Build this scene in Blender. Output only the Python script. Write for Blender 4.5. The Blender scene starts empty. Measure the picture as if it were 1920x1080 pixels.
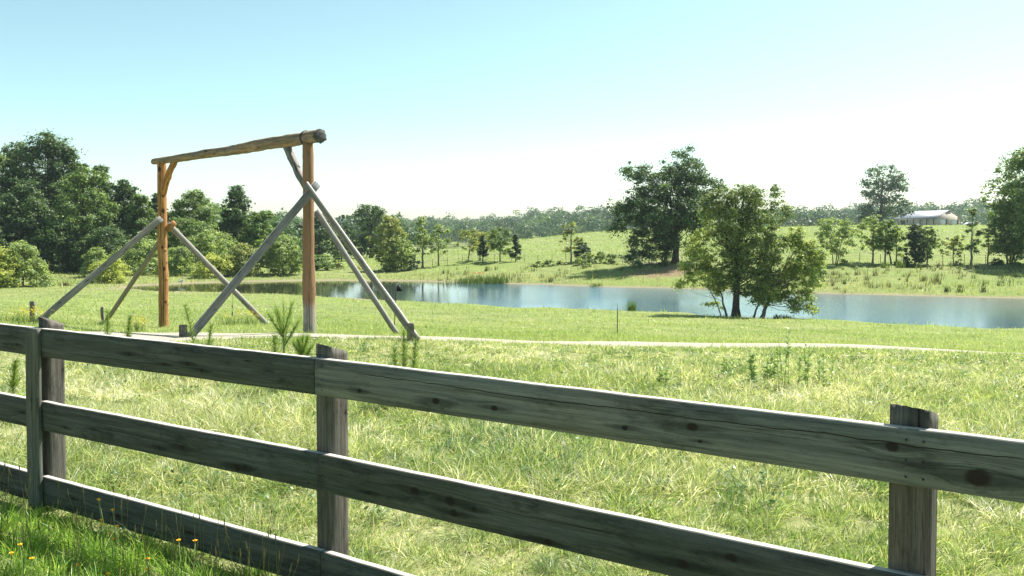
import bpy, math, random
import numpy as np
C = bpy.context.scene
rad = math.radians
RNG = np.random.default_rng(11)
random.seed(5)

# ------------------------------------------------------------------ camera, sky, sun, exposure
F = 1500.0            # focal length in photo pixels (1920 wide)
CH = 1.85             # eye height
PITCH = rad(1.5)
cam_d = bpy.data.cameras.new('camera'); cam = bpy.data.objects.new('camera', cam_d)
C.collection.objects.link(cam); C.camera = cam
cam.location = (0, 0, CH); cam.rotation_euler = (rad(90) - PITCH, 0, 0)
cam_d.sensor_width = 36; cam_d.lens = F / 1920 * 36
cam_d.shift_y = -66 / 1920
cam_d.clip_end = 6000; cam_d.clip_start = .05

SUN_EL, SUN_AZ = rad(55), rad(51)      # azimuth from +Y towards +X
world = bpy.data.worlds.new('World'); C.world = world; world.use_nodes = True
wn = world.node_tree; wn.nodes.clear()
sky = wn.nodes.new('ShaderNodeTexSky'); sky.sky_type = 'NISHITA'; sky.sun_disc = False
sky.sun_elevation = SUN_EL; sky.sun_rotation = SUN_AZ
sky.altitude = 200; sky.air_density = 1.0; sky.dust_density = 1.3; sky.ozone_density = .6
tint = wn.nodes.new('ShaderNodeMix'); tint.data_type = 'RGBA'; tint.blend_type = 'MULTIPLY'
tint.inputs[0].default_value = 1
tcg = wn.nodes.new('ShaderNodeTexCoord'); sxyz = wn.nodes.new('ShaderNodeSeparateXYZ'); tr_ = wn.nodes.new('ShaderNodeValToRGB')
wn.links.new(tcg.outputs['Generated'], sxyz.inputs[0]); wn.links.new(sxyz.outputs[2], tr_.inputs[0])
tr_.color_ramp.elements[0].position = 0.; tr_.color_ramp.elements[0].color = (1.22, 1.22, 1.12, 1)
tr_.color_ramp.elements[1].position = .36; tr_.color_ramp.elements[1].color = (.90, 1.06, .80, 1)
e_ = tr_.color_ramp.elements.new(.14); e_.color = (.95, 1.16, 1.0, 1)
wn.links.new(tr_.outputs[0], tint.inputs[7])
bg = wn.nodes.new('ShaderNodeBackground'); bg.inputs[1].default_value = .074
wo = wn.nodes.new('ShaderNodeOutputWorld')
wn.links.new(sky.outputs[0], tint.inputs[6]); wn.links.new(tint.outputs[2], bg.inputs[0])
wn.links.new(bg.outputs[0], wo.inputs[0])
sl = bpy.data.lights.new('sun', 'SUN'); sl.energy = 4.6; sl.angle = rad(.55); sl.color = (1, .955, .88)
so = bpy.data.objects.new('sun', sl); C.collection.objects.link(so)
from mathutils import Vector
sd = Vector((math.sin(SUN_AZ) * math.cos(SUN_EL), math.cos(SUN_AZ) * math.cos(SUN_EL), math.sin(SUN_EL)))
so.rotation_euler = sd.to_track_quat('Z', 'Y').to_euler()
so.location = (20, 20, 40)
C.view_settings.view_transform = 'Standard'; C.view_settings.look = 'None'
C.view_settings.gamma = 1; C.view_settings.exposure = 1.4
C.cycles.use_denoising = True
C.cycles.max_bounces = 7; C.cycles.diffuse_bounces = 3; C.cycles.glossy_bounces = 3
C.cycles.transmission_bounces = 4; C.cycles.volume_bounces = 0; C.cycles.transparent_max_bounces = 4
C.cycles.sample_clamp_indirect = 6

# ------------------------------------------------------------------ helpers
def px2w(px, py, Y):
    """point at depth Y seen at photo pixel px, py"""
    xc = (px - 960) / F; yc = (540 - py) / F - 66 / F
    d = (xc, math.cos(PITCH) + yc * math.sin(PITCH), -math.sin(PITCH) + yc * math.cos(PITCH))
    k = Y / d[1]
    return np.array([d[0] * k, Y, CH + d[2] * k])

def tag(o, label=None, cat=None, group=None, kind=None):
    if label: o['label'] = label
    if cat: o['category'] = cat
    if group: o['group'] = group
    if kind: o['kind'] = kind
    return o

def empty(name, loc, label=None, cat=None, group=None):
    o = bpy.data.objects.new(name, None); C.collection.objects.link(o)
    o.location = tuple(float(v) for v in loc); o.empty_display_size = .1
    return tag(o, label, cat, group)

class MB:
    """collects polygons (any size) with optional uv and colour"""
    def __init__(s):
        s.V = []; s.n = 0; s.loops = []; s.tot = []; s.uv = []; s.col = []
    def add(s, V, Fa, uv=None, col=None):
        V = np.asarray(V, float); Fa = np.asarray(Fa, int)
        s.V.append(V); s.loops.append((Fa + s.n).ravel()); s.tot.append(np.full(len(Fa), Fa.shape[1]))
        s.uv.append(np.zeros((Fa.size, 2)) if uv is None else np.asarray(uv, float).reshape(-1, 2))
        if col is not None: s.col.append(np.asarray(col, float))
        s.n += len(V)
    def more(s, Fa, uv=None):
        """more faces on the last added vertices"""
        Fa = np.asarray(Fa, int); b = s.n - len(s.V[-1])
        s.loops.append((Fa + b).ravel()); s.tot.append(np.full(len(Fa), Fa.shape[1]))
        s.uv.append(np.zeros((Fa.size, 2)) if uv is None else np.asarray(uv, float).reshape(-1, 2))
    def build(s, name, mat, parent=None, smooth=False, origin=None, need_uv=False):
        V = np.concatenate(s.V); L = np.concatenate(s.loops); T = np.concatenate(s.tot)
        if origin is None and parent is not None: origin = np.array(parent_origin(parent))
        if origin is not None: V = V - np.asarray(origin)
        me = bpy.data.meshes.new(name)
        me.vertices.add(len(V)); me.vertices.foreach_set('co', V.astype(np.float32).ravel())
        me.loops.add(len(L)); me.loops.foreach_set('vertex_index', L.astype(np.int32))
        me.polygons.add(len(T)); st = np.concatenate([[0], np.cumsum(T)[:-1]])
        me.polygons.foreach_set('loop_start', st.astype(np.int32)); me.polygons.foreach_set('loop_total', T.astype(np.int32))
        me.update(calc_edges=True)
        if need_uv:
            ul = me.uv_layers.new(name='UVMap'); ul.data.foreach_set('uv', np.concatenate(s.uv).astype(np.float32).ravel())
        if s.col:
            ca = me.attributes.new('col', 'FLOAT_COLOR', 'POINT'); cc = np.concatenate(s.col)
            if cc.shape[1] == 3: cc = np.hstack([cc, np.ones((len(cc), 1))])
            ca.data.foreach_set('color', cc.astype(np.float32).ravel())
        if smooth: me.polygons.foreach_set('use_smooth', np.ones(len(T), bool))
        me.materials.append(mat)
        o = bpy.data.objects.new(name, me); C.collection.objects.link(o)
        if parent is not None: o.parent = parent
        elif origin is not None: o.location = tuple(float(v) for v in origin)
        return o
def parent_origin(p):
    o = np.zeros(3)
    while p is not None:
        o = o + np.array(p.location); p = p.parent
    return o

def box(mb, c, ax, ay, az, sx, sy, sz, uvs=1.0, ch=.0):
    """box centred at c, with axes ax ay az and full sizes"""
    c = np.array(c, float); A = [np.array(a, float) / np.linalg.norm(a) for a in (ax, ay, az)]
    s = [(-1, -1, -1), (1, -1, -1), (1, 1, -1), (-1, 1, -1), (-1, -1, 1), (1, -1, 1), (1, 1, 1), (-1, 1, 1)]
    V = [c + A[0] * sx / 2 * a + A[1] * sy / 2 * b + A[2] * sz / 2 * d for a, b, d in s]
    Fa = [(0, 3, 2, 1), (4, 5, 6, 7), (0, 1, 5, 4), (1, 2, 6, 5), (2, 3, 7, 6), (3, 0, 4, 7)]
    dims = (sx, sy, sz); uv = []
    for f in Fa:
        for i in f:
            a, b, d = s[i]; uv.append((a * sx / 2 + sx / 2, b * sy / 2 + d * sz / 2))
    mb.add(V, Fa, uv)

def beamboard(mb, p0, p1, wdir, ndir, w, t, n=40, wob=.003, seed=0, uoff=0., warp=0., chamfer=.004):
    """plank from p0 to p1; wdir the wide direction, ndir the thin one. UV = metres along, across"""
    r = np.random.default_rng(seed)
    p0 = np.array(p0, float); p1 = np.array(p1, float)
    L = np.linalg.norm(p1 - p0); wd = np.array(wdir, float) / np.linalg.norm(wdir); nd = np.array(ndir, float) / np.linalg.norm(ndir)
    c = chamfer; hw, ht = w / 2, t / 2
    prof = [(-hw + c, -ht), (-hw / 3, -ht), (hw / 3, -ht), (hw - c, -ht), (hw, -ht + c), (hw, ht - c), (hw - c, ht), (-hw + c, ht), (-hw, ht - c), (-hw, -ht + c)]
    vv = [hw + a if b < 0 else (w + .02 + (b + ht) if a > 0 else -.02 - (b + ht)) for a, b in prof]
    K = len(prof); ts = np.linspace(0, 1, n + 1)
    def smooth(k):
        x = np.interp(ts, np.linspace(0, 1, k), r.normal(0, 1, k)); return x
    top = smooth(max(4, int(L * 9))) * wob; bot = smooth(max(4, int(L * 9))) * wob; bow = np.sin(ts * math.pi) * warp
    tw = smooth(4) * wob
    V = np.zeros((n + 1, K, 3))
    for k, (a, b) in enumerate(prof):
        aa = a + (top if a > 0 else bot) * (abs(a) > hw / 2) + bow
        V[:, k] = p0 + (p1 - p0) * ts[:, None] + wd * aa[:, None] + nd * (b + tw)[:, None]
    Fa = []; uv = []
    for i in range(n):
        for k in range(K):
            k2 = (k + 1) % K
            Fa.append((i * K + k, i * K + k2, (i + 1) * K + k2, (i + 1) * K + k))
            va, vb = vv[k], vv[k2]
            if k == K - 1: vb = va + .004
            u0, u1 = uoff + ts[i] * L, uoff + ts[i + 1] * L
            uv += [(u0, va), (u0, vb), (u1, vb), (u1, va)]
    mb.add(V.reshape(-1, 3), Fa, uv)
    caps = [tuple(range(K))[::-1], tuple(n * K + k for k in range(K))]
    cuv = []
    for q, f in enumerate(caps):
        for i in f:
            a, b = prof[i % K]; cuv.append((uoff + q * L + b * .3, hw + a))
    mb.more(caps, cuv)

def tube(mb, P, R, sides=8, uvs=True, wob=0., seed=0, cap=True, col=None):
    P = np.asarray(P, float); R = np.asarray(R, float); n = len(P)
    d = np.gradient(P, axis=0); d /= np.linalg.norm(d, axis=1)[:, None] + 1e-9
    ref = np.array([0, 0, 1.]) if abs(d[0][2]) < .8 else np.array([1., 0, 0])
    a = np.cross(d, ref); a /= np.linalg.norm(a, axis=1)[:, None] + 1e-9; b = np.cross(a, d)
    th = np.linspace(0, 2 * math.pi, sides, endpoint=False)
    rr = R[:, None] * np.ones(sides)[None]
    if wob:
        g = np.random.default_rng(seed)
        lob = g.normal(0, 1, (n, sides)); lob = (lob + np.roll(lob, 1, 1) + np.roll(lob, 1, 0)) / 1.7
        ridge = g.normal(0, 1, sides)
        rr = rr * (1 + wob * .6 * lob + wob * ridge[None])
    V = P[:, None, :] + rr[..., None] * (np.cos(th)[None, :, None] * a[:, None, :] + np.sin(th)[None, :, None] * b[:, None, :])
    cum = np.concatenate([[0], np.cumsum(np.linalg.norm(np.diff(P, axis=0), axis=1))])
    i, k = np.meshgrid(np.arange(n - 1), np.arange(sides), indexing='ij'); i = i.ravel(); k = k.ravel(); k2 = (k + 1) % sides
    Fa = np.stack([i * sides + k, i * sides + k2, (i + 1) * sides + k2, (i + 1) * sides + k], 1)
    r0 = R.mean(); c = 2 * math.pi * r0 / sides
    uv = np.stack([np.stack([cum[i], k * c], 1), np.stack([cum[i], (k + 1) * c], 1), np.stack([cum[i + 1], (k + 1) * c], 1), np.stack([cum[i + 1], k * c], 1)], 1)
    mb.add(V.reshape(-1, 3), Fa, uv, None if col is None else np.tile(col, (n * sides, 1)))
    if cap:
        mb.more([tuple(range(sides))[::-1]]); mb.more([tuple((n - 1) * sides + q for q in range(sides))])

def strips(mb, B, D, L, W, DR, col, segs=3, rng=RNG, col_tip=None):
    """thin tapering blades: base B, unit direction D, length L, width W, droop vector DR (times L t^2)"""
    n = len(B)
    if n == 0: return
    S = np.cross(D, rng.normal(0, 1, (n, 3))); S /= np.linalg.norm(S, axis=1)[:, None] + 1e-9
    ts = np.linspace(0, 1, segs + 1); K = 2 * segs + 1
    V = np.zeros((n, K, 3)); CC = np.zeros((n, K, 3))
    for j, t in enumerate(ts):
        p = B + D * (L * t)[:, None] + DR * (L * t * t)[:, None]
        cj = col if col_tip is None else col * (1 - t) + col_tip * t
        if j < segs:
            wv = S * (W * (1 - .75 * t) / 2)[:, None]
            V[:, 2 * j] = p - wv; V[:, 2 * j + 1] = p + wv; CC[:, 2 * j] = cj; CC[:, 2 * j + 1] = cj
        else: V[:, K - 1] = p; CC[:, K - 1] = cj
    base = (np.arange(n) * K)[:, None]
    if segs > 1:
        q = np.concatenate([base + np.array([2 * j, 2 * j + 1, 2 * j + 3, 2 * j + 2]) for j in range(segs - 1)])
        mb.add(V.reshape(-1, 3), q, col=CC.reshape(-1, 3)); mb.more(base + np.array([K - 3, K - 2, K - 1]))
    else:
        mb.add(V.reshape(-1, 3), base + np.array([0, 1, 2]), col=CC.reshape(-1, 3))

def unit(a): return a / (np.linalg.norm(a, axis=-1, keepdims=True) + 1e-9)

def leaves(mb, P, Nrm, size, col, rng, aspect=.62):
    """diamond leaves, slightly folded"""
    n = len(P); A = unit(np.cross(Nrm, rng.normal(0, 1, (n, 3)))); Bv = np.cross(Nrm, A)
    s = size[:, None]
    V = np.stack([P - A * s * .5, P + Bv * s * aspect * .5 - Nrm * s * .08, P + A * s * .5, P - Bv * s * aspect * .5 - Nrm * s * .08], 1)
    mb.add(V.reshape(-1, 3), (np.arange(n) * 4)[:, None] + np.arange(4), col=np.repeat(col, 4, 0))

# ------------------------------------------------------------------ material helpers
class NT:
    def __init__(s, name):
        s.m = bpy.data.materials.new(name); s.m.use_nodes = True; s.t = s.m.node_tree; s.t.nodes.clear()
        s.out = s.n('ShaderNodeOutputMaterial')
    def n(s, k, **kw):
        x = s.t.nodes.new(k)
        for a, b in kw.items(): setattr(x, a, b)
        return x
    def l(s, a, b): s.t.links.new(a, b)
    def put(s, sock, v):
        if isinstance(v, bpy.types.NodeSocket): s.l(v, sock)
        elif v is not None: sock.default_value = v
    def math(s, op, a, b=None, c=None, clamp=False):
        x = s.n('ShaderNodeMath', operation=op, use_clamp=clamp); s.put(x.inputs[0], a); s.put(x.inputs[1], b)
        if c is not None: s.put(x.inputs[2], c)
        return x.outputs[0]
    def mix(s, f, a, b, mode='MIX'):
        x = s.n('ShaderNodeMix', data_type='RGBA', blend_type=mode); s.put(x.inputs[0], f); s.put(x.inputs[6], a); s.put(x.inputs[7], b); return x.outputs[2]
    def noise(s, vec, scale, detail=4, rough=.55, dist=0.):
        x = s.n('ShaderNodeTexNoise'); s.put(x.inputs['Vector'], vec); x.inputs['Scale'].default_value = scale
        x.inputs['Detail'].default_value = detail; x.inputs['Roughness'].default_value = rough; x.inputs['Distortion'].default_value = dist
        return x.outputs['Fac']
    def vor(s, vec, scale, rnd=1.):
        x = s.n('ShaderNodeTexVoronoi'); s.put(x.inputs['Vector'], vec); x.inputs['Scale'].default_value = scale; x.inputs['Randomness'].default_value = rnd
        return x.outputs['Distance']
    def ramp(s, f, stops):
        x = s.n('ShaderNodeValToRGB'); e = x.color_ramp.elements
        e[0].position, e[0].color = stops[0][0], c4(stops[0][1]); e[1].position, e[1].color = stops[-1][0], c4(stops[-1][1])
        for p, c in stops[1:-1]:
            q = e.new(p); q.color = c4(c)
        s.put(x.inputs[0], f); return x.outputs[0]
    def rng(s, v, a, b, c=0., d=1., smooth=True):
        x = s.n('ShaderNodeMapRange'); x.interpolation_type = 'SMOOTHSTEP' if smooth else 'LINEAR'
        s.put(x.inputs[0], v)
        for i, q in enumerate((a, b, c, d)): s.put(x.inputs[i + 1], q)
        return x.outputs[0]
    def xyz(s, x_, y_, z_=0.):
        x = s.n('ShaderNodeCombineXYZ'); s.put(x.inputs[0], x_); s.put(x.inputs[1], y_); s.put(x.inputs[2], z_); return x.outputs[0]
    def sep(s, v):
        x = s.n('ShaderNodeSeparateXYZ'); s.l(v, x.inputs[0]); return x.outputs
    def bump(s, h, strength=.3, dist=.01):
        x = s.n('ShaderNodeBump'); x.inputs['Strength'].default_value = strength; x.inputs['Distance'].default_value = dist
        s.put(x.inputs['Height'], h); return x.outputs[0]
    def pbr(s, col, rough=.8, spec=.3, normal=None, metal=0.):
        x = s.n('ShaderNodeBsdfPrincipled'); s.put(x.inputs['Base Color'], col if isinstance(col, bpy.types.NodeSocket) else c4(col))
        s.put(x.inputs['Roughness'], rough); s.put(x.inputs['Specular IOR Level'], spec); x.inputs['Metallic'].default_value = metal
        if normal is not None: s.l(normal, x.inputs['Normal'])
        return x
    def done(s, sh):
        s.l(sh.outputs[0] if not isinstance(sh, bpy.types.NodeSocket) else sh, s.out.inputs[0]); return s.m
def c4(c): return tuple(c) + (1,) if len(c) == 3 else tuple(c)

def foliage_mat(name, transl=.4, rough=.42, spec=.5, tmul=(1.15, 1.25, .55)):
    m = NT(name); a = m.n('ShaderNodeAttribute', attribute_name='col')
    p = m.pbr(a.outputs['Color'], rough, spec)
    tr = m.n('ShaderNodeBsdfTranslucent'); m.l(m.mix(1., a.outputs['Color'], c4(tmul), 'MULTIPLY'), tr.inputs[0])
    mx = m.n('ShaderNodeMixShader'); mx.inputs[0].default_value = transl
    m.l(p.outputs[0], mx.inputs[1]); m.l(tr.outputs[0], mx.inputs[2]); return m.done(mx)
M_LEAF = foliage_mat('leaf', .38, .5, .35)
M_GRASS = foliage_mat('grass_blade', .46, .42, .5, (1.12, 1.12, .72))

def plain(name, col, rough=.8, spec=.3, nscale=8, var=.25, metal=0., bump=0.):
    m = NT(name); tc = m.n('ShaderNodeTexCoord').outputs['Object']
    f = m.noise(tc, nscale, 5); c = m.ramp(f, [(.3, [v * (1 - var) for v in col]), (.7, [min(1, v * (1 + var)) for v in col])])
    return m.done(m.pbr(c, rough, spec, m.bump(f, bump, .02) if bump else None, metal))
M_BARK = plain('bark', (.075, .062, .05), .9, .15, 12, .4, bump=.6)
M_BARK_PALE = plain('pale_bark', (.17, .15, .125), .9, .15, 14, .4, bump=.4)
M_STEM = plain('stem', (.17, .23, .08), .7)
M_STAKE = plain('stake_wood', (.17, .15, .125), .85, .2, 25, .4, bump=.4)
M_IRON = plain('dark_iron', (.02, .02, .02), .5, .4, 20, .3)
M_FLAG = plain('black_cloth', (.012, .012, .014), .8, .2)

def wood(name, dark, light, knots=(), seed=0., grain=60., crack=.5, splits=(), knot_col=(.02, .014, .012), moss=(.06, .075, .05), moss_amt=.3, uvscale=1.0, patch=None, stainlen=.13, rough=.85, toplit=None):
    m = NT(name); uv = m.sep(m.n('ShaderNodeTexCoord').outputs['UV']); u, v = uv[0], uv[1]
    warp = m.noise(m.xyz(m.math('MULTIPLY', u, 3.), m.math('MULTIPLY', v, 14.), seed), 1., 3)
    kmask = None; smask = None; vv = m.math('MULTIPLY_ADD', warp, .022, v)
    for (ku, kv, kr) in knots:
        du = m.math('SUBTRACT', u, ku); dv = m.math('SUBTRACT', v, kv)
        w2 = m.math('MULTIPLY', m.math('SUBTRACT', warp, .5), kr * 1.1)
        dv2 = m.math('ADD', m.math('ADD', dv, w2), m.math('MULTIPLY', m.math('SUBTRACT', m.noise(m.xyz(m.math('MULTIPLY', u, 30.), m.math('MULTIPLY', v, 45.), seed), 1., 3, .7), .5), kr * .8))
        d = m.math('SQRT', m.math('ADD', m.math('POWER', m.math('MULTIPLY', du, .72), 2), m.math('MULTIPLY', dv2, dv2)))
        k = m.rng(d, kr * .55, kr * 1.05, 1., 0.)
        wide = m.rng(m.math('SQRT', m.math('ADD', m.math('POWER', m.math('MULTIPLY', du, .3), 2), m.math('MULTIPLY', dv, dv))), kr * .4, kr * 2.6, 1., 0.)
        st = m.rng(m.math('SQRT', m.math('ADD', m.math('POWER', m.math('MULTIPLY', du, stainlen), 2), m.math('MULTIPLY', dv2, dv2))), kr * .3, kr * 1.3, .8, 0.)
        vv = m.math('MULTIPLY_ADD', m.math('MULTIPLY', wide, dv), -.75, vv)
        kmask = k if kmask is None else m.math('MAXIMUM', kmask, k); smask = st if smask is None else m.math('MAXIMUM', smask, st)
    g1 = m.noise(m.xyz(m.math('MULTIPLY', u, 1.3), m.math('MULTIPLY', vv, grain), seed), 1., 6, .62)
    g2 = m.noise(m.xyz(m.math('MULTIPLY', u, 7.), m.math('MULTIPLY', vv, grain * 6.5), seed + 3), 1., 3, .6)
    big = m.noise(m.xyz(m.math('MULTIPLY', u, 1.5), m.math('MULTIPLY', v, 6.), seed + 7), 1., 4)
    g = m.math('ADD', m.math('MULTIPLY', g1, .62), m.math('MULTIPLY', g2, .38))
    mid = [(a + b) / 2 for a, b in zip(dark, light)]
    col = m.ramp(g, [(.34, dark), (.5, mid), (.62, light)])
    col = m.mix(m.rng(big, .42, .68, 0, moss_amt), col, c4(moss))
    bl = m.noise(m.xyz(m.math('MULTIPLY', u, 4.), m.math('MULTIPLY', v, 11.), seed + 17), 1., 6, .75)
    col = m.mix(m.rng(bl, .50, .68, 0, .6), col, c4([x * .4 for x in dark]))
    sp_ = m.noise(m.xyz(m.math('MULTIPLY', u, 55.), m.math('MULTIPLY', v, 90.), seed + 5), 1., 3, .8)
    col = m.mix(m.rng(sp_, .60, .72, 0, .5), col, c4([x * .3 for x in dark]))
    warm_ = m.noise(m.xyz(m.math('MULTIPLY', u, .8), m.math('MULTIPLY', v, 3.), seed + 29), 1., 3)
    col = m.mix(m.rng(warm_, .45, .65, 0, .35), col, m.mix(1., col, (1.25, 1.0, .82, 1), 'MULTIPLY'))
    if patch:                        # bare / differently weathered stretch along the length
        pu0, pu1, pc = patch
        col = m.mix(m.rng(m.math('MULTIPLY_ADD', g1, .25, u), pu0, pu1), col, m.mix(g, c4([x * .45 for x in pc]), c4([x * 1.25 for x in pc])))
    cr = m.noise(m.xyz(m.math('MULTIPLY', u, .9), m.math('MULTIPLY', vv, grain * .75), seed + 11), 1., 2, .4)
    crk = m.rng(m.math('ABSOLUTE', m.math('SUBTRACT', cr, .5)), .0, .012, crack, 0.)
    crk = m.math('MULTIPLY', crk, m.rng(big, .45, .6))
    if smask is not None: col = m.mix(m.math('MULTIPLY', smask, .85), col, c4([x * .28 for x in dark]))
    col = m.mix(crk, col, (.008, .007, .006, 1))
    for (sv, s0, s1, sw) in splits:
        wv = m.noise(m.xyz(m.math('MULTIPLY', u, 2.2), sv * 9., seed), 1., 4, .65)
        dv = m.math('ABSOLUTE', m.math('ADD', m.math('SUBTRACT', v, sv), m.math('MULTIPLY', m.math('SUBTRACT', wv, .5), .10 if sw > .003 else .045)))
        sp = m.math('MULTIPLY', m.rng(dv, sw * .5, sw, 1, 0), m.math('MULTIPLY', m.rng(u, s0, s0 + .15), m.rng(u, s1 - .2, s1, 1, 0)))
        col = m.mix(sp, col, (.012, .008, .006, 1))
    if kmask is not None: col = m.mix(m.math('MULTIPLY', kmask, .92), col, c4(knot_col))
    if toplit: col = m.mix(m.rng(v, toplit + .008, toplit + .014, 0, .9), col, m.mix(g1, (.34, .31, .28, 1), (.62, .58, .54, 1)))  # top faces painted near white, sunlight put into the wood colour
    hgt = m.math('SUBTRACT', g, m.math('MULTIPLY', crk, .9))
    return m.done(m.pbr(col, rough, .22, m.bump(hgt, .75, .006)))

# ------------------------------------------------------------------ terrain
WL = -4.15
def near(u, z): return z
COL = {
 -900: [(2, 0), (10, 0), (19, -.3), (32, -1.3), (64, -3.2), (85, -3.7), (120, -3.8), (300, -4), (420, -6), (800, 6), (1100, 9), (3000, 9)],
 75:   [(2, 0), (10, 0), (14, -.05), (19, -.30), (24.5, -.76), (32, -1.35), (45, -2.29), (64, -3.4), (80, -3.92), (86, -3.95), (96, -3.75), (115, -3.6), (300, -4), (420, -6), (800, 6), (1100, 9), (3000, 9)],
 225:  [(2, 0), (10, 0), (14, -.05), (19, -.42), (24.5, -.85), (32, -1.5), (45, -2.4), (64, -3.45), (80, -3.98), (86, -3.95), (96, -3.65), (115, -3.6), (300, -4), (420, -6), (800, 4), (1100, 8), (3000, 8)],
 307:  [(2, 0), (10, 0), (14, -.02), (17, -.33), (21.3, -.75), (24, -.93), (32, -1.55), (45, -2.45), (64, -3.5), (81, -4.13), (83, -4.5), (89, -4.5), (91, -4.1), (93, -3.75), (115, -3.5), (300, -4), (420, -6), (800, 3), (1100, 8), (3000, 8)],
 450:  [(2, 0), (10, 0), (14, 0), (17, -.25), (21, -.66), (24, -.93), (32, -1.6), (45, -2.5), (64, -3.55), (79, -4.12), (82, -4.6), (93, -4.6), (95.5, -4.1), (98, -3.6), (115, -3.3), (300, -4), (420, -6), (800, 3), (1100, 8), (3000, 8)],
 580:  [(2, 0), (10, 0), (14, 0), (16, -.12), (20, -.51), (24, -.90), (32, -1.67), (45, -2.59), (64, -3.65), (76, -4.13), (79, -4.6), (95, -4.6), (98.5, -4.1), (101, -3.8), (120, -3.3), (200, -4.2), (420, -6), (800, 3), (1100, 8), (3000, 8)],
 700:  [(2, 0), (10, 0), (13.5, .03), (17, -.33), (20, -.63), (24, -1.05), (32, -1.85), (45, -2.75), (60, -3.7), (72, -4.13), (75, -4.6), (94, -4.6), (98, -4.1), (101, -3.95), (120, -3.7), (170, -3.6), (230, -4.5), (420, -7), (800, 2), (1100, 8), (3000, 8)],
 780:  [(2, 0), (10, 0), (13.5, .03), (17, -.37), (20, -.70), (24, -1.15), (32, -2.0), (45, -2.95), (60, -3.85), (69, -4.13), (72, -4.6), (94, -4.6), (97, -4.1), (100, -3.9), (113, -3.6), (150, -3.0), (230, -4.5), (420, -7), (800, 2), (1100, 8), (3000, 8)],
 860:  [(2, 0), (10, 0), (13.5, .0), (17, -.42), (20, -.78), (24, -1.22), (32, -2.05), (45, -3.0), (60, -3.9), (67.5, -4.13), (70, -4.6), (92, -4.6), (95, -4.1), (98, -3.75), (118, -2.7), (160, -2.1), (200, -2.6), (300, -7), (420, -8), (800, 3), (1100, 8), (3000, 8)],
 960:  [(2, 0), (10, 0), (13, -.04), (15, -.22), (17, -.46), (22, -1.0), (30, -1.9), (45, -3.02), (60, -3.98), (65, -4.13), (68, -4.6), (89, -4.6), (92.5, -4.1), (95, -3.8), (114, -2.5), (160, -1.2), (215, -.15), (300, -4.5), (420, -8), (800, 6), (1100, 9), (3000, 9)],
 1100: [(2, 0), (10, 0), (13, -.06), (15, -.28), (17, -.5), (22, -1.04), (30, -1.93), (45, -3.02), (60, -4.0), (62.5, -4.13), (65, -4.6), (85, -4.6), (88, -4.1), (90, -3.8), (108, -2.4), (150, -.9), (205, .9), (255, 2.1), (320, -1), (420, -7), (800, 10), (1100, 11), (3000, 11)],
 1265: [(2, 0), (10, 0), (13, -.07), (15, -.3), (17, -.52), (22, -1.12), (30, -2.03), (45, -3.2), (57, -4.05), (59.5, -4.13), (62, -4.6), (82, -4.6), (85, -4.1), (87, -3.65), (94, -2.5), (100, -2.0), (150, -.5), (210, 1.8), (262, 3.0), (340, 0), (420, -6), (800, 11), (1100, 12), (3000, 12)],
 1600: [(2, 0), (10, -.03), (13, -.12), (17, -.6), (24, -1.5), (32, -2.4), (45, -3.6), (52, -4.05), (54.5, -4.13), (57, -4.6), (74, -4.6), (77, -4.1), (79, -3.6), (93, -2.05), (150, .2), (210, 2.4), (265, 3.9), (300, 4.2), (360, 1), (420, -2), (800, 12), (1100, 12), (3000, 12)],
 1780: [(2, 0), (10, -.04), (13, -.16), (17, -.68), (24, -1.6), (32, -2.55), (44, -3.7), (49.5, -4.07), (51, -4.13), (54, -4.6), (71.5, -4.6), (74.5, -4.1), (76.5, -3.6), (92, -2.05), (150, .3), (210, 2.5), (265, 3.9), (300, 4.1), (360, 1), (420, -2), (800, 15), (1100, 15), (3000, 15)],
 1920: [(2, 0), (10, -.05), (13, -.2), (17, -.77), (24, -1.7), (32, -2.68), (42, -3.65), (48, -4.05), (50, -4.13), (53, -4.6), (69, -4.6), (72, -4.1), (74, -3.6), (92, -2.0), (150, .4), (210, 2.7), (265, 4.0), (300, 4.1), (360, 1), (420, -2), (800, 17), (1100, 17), (3000, 17)],
 2600: [(2, 0), (10, -.1), (13, -.25), (17, -.85), (24, -1.8), (32, -2.8), (42, -3.8), (46, -4.13), (50, -4.6), (64, -4.6), (68, -4.1), (72, -3.4), (92, -1.8), (150, .6), (210, 2.9), (265, 4.0), (300, 4.1), (360, 1), (420, -2), (800, 17), (1100, 17), (3000, 17)],
 3400: [(2, 0), (10, -.1), (13, -.25), (17, -.85), (24, -1.6), (32, -2.4), (45, -3.2), (60, -3.2), (92, -1.8), (150, .6), (210, 2.9), (265, 4.0), (300, 4.1), (360, 1), (420, -2), (800, 17), (1100, 17), (3000, 17)],
}
GU = np.arange(-900, 3401, 20.); GV = np.arange(math.log(2), math.log(3000), .012)
_cu = sorted(COL); _T = np.array([np.interp(GV, [math.log(a) for a, b in COL[k]], [b for a, b in COL[k]]) for k in _cu])
G = np.array([np.interp(GU, _cu, _T[:, j]) for j in range(len(GV))]).T
def blur(A, ax, s):
    k = np.exp(-.5 * (np.arange(-3 * s, 3 * s + 1) / s) ** 2); k /= k.sum(); p = 3 * s
    pad = [(0, 0), (0, 0)]; pad[ax] = (p, p); B = np.pad(A, pad, mode='edge')
    return np.apply_along_axis(lambda x: np.convolve(x, k, 'valid'), ax, B)
G = blur(blur(G, 0, 2), 1, 1)
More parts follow.
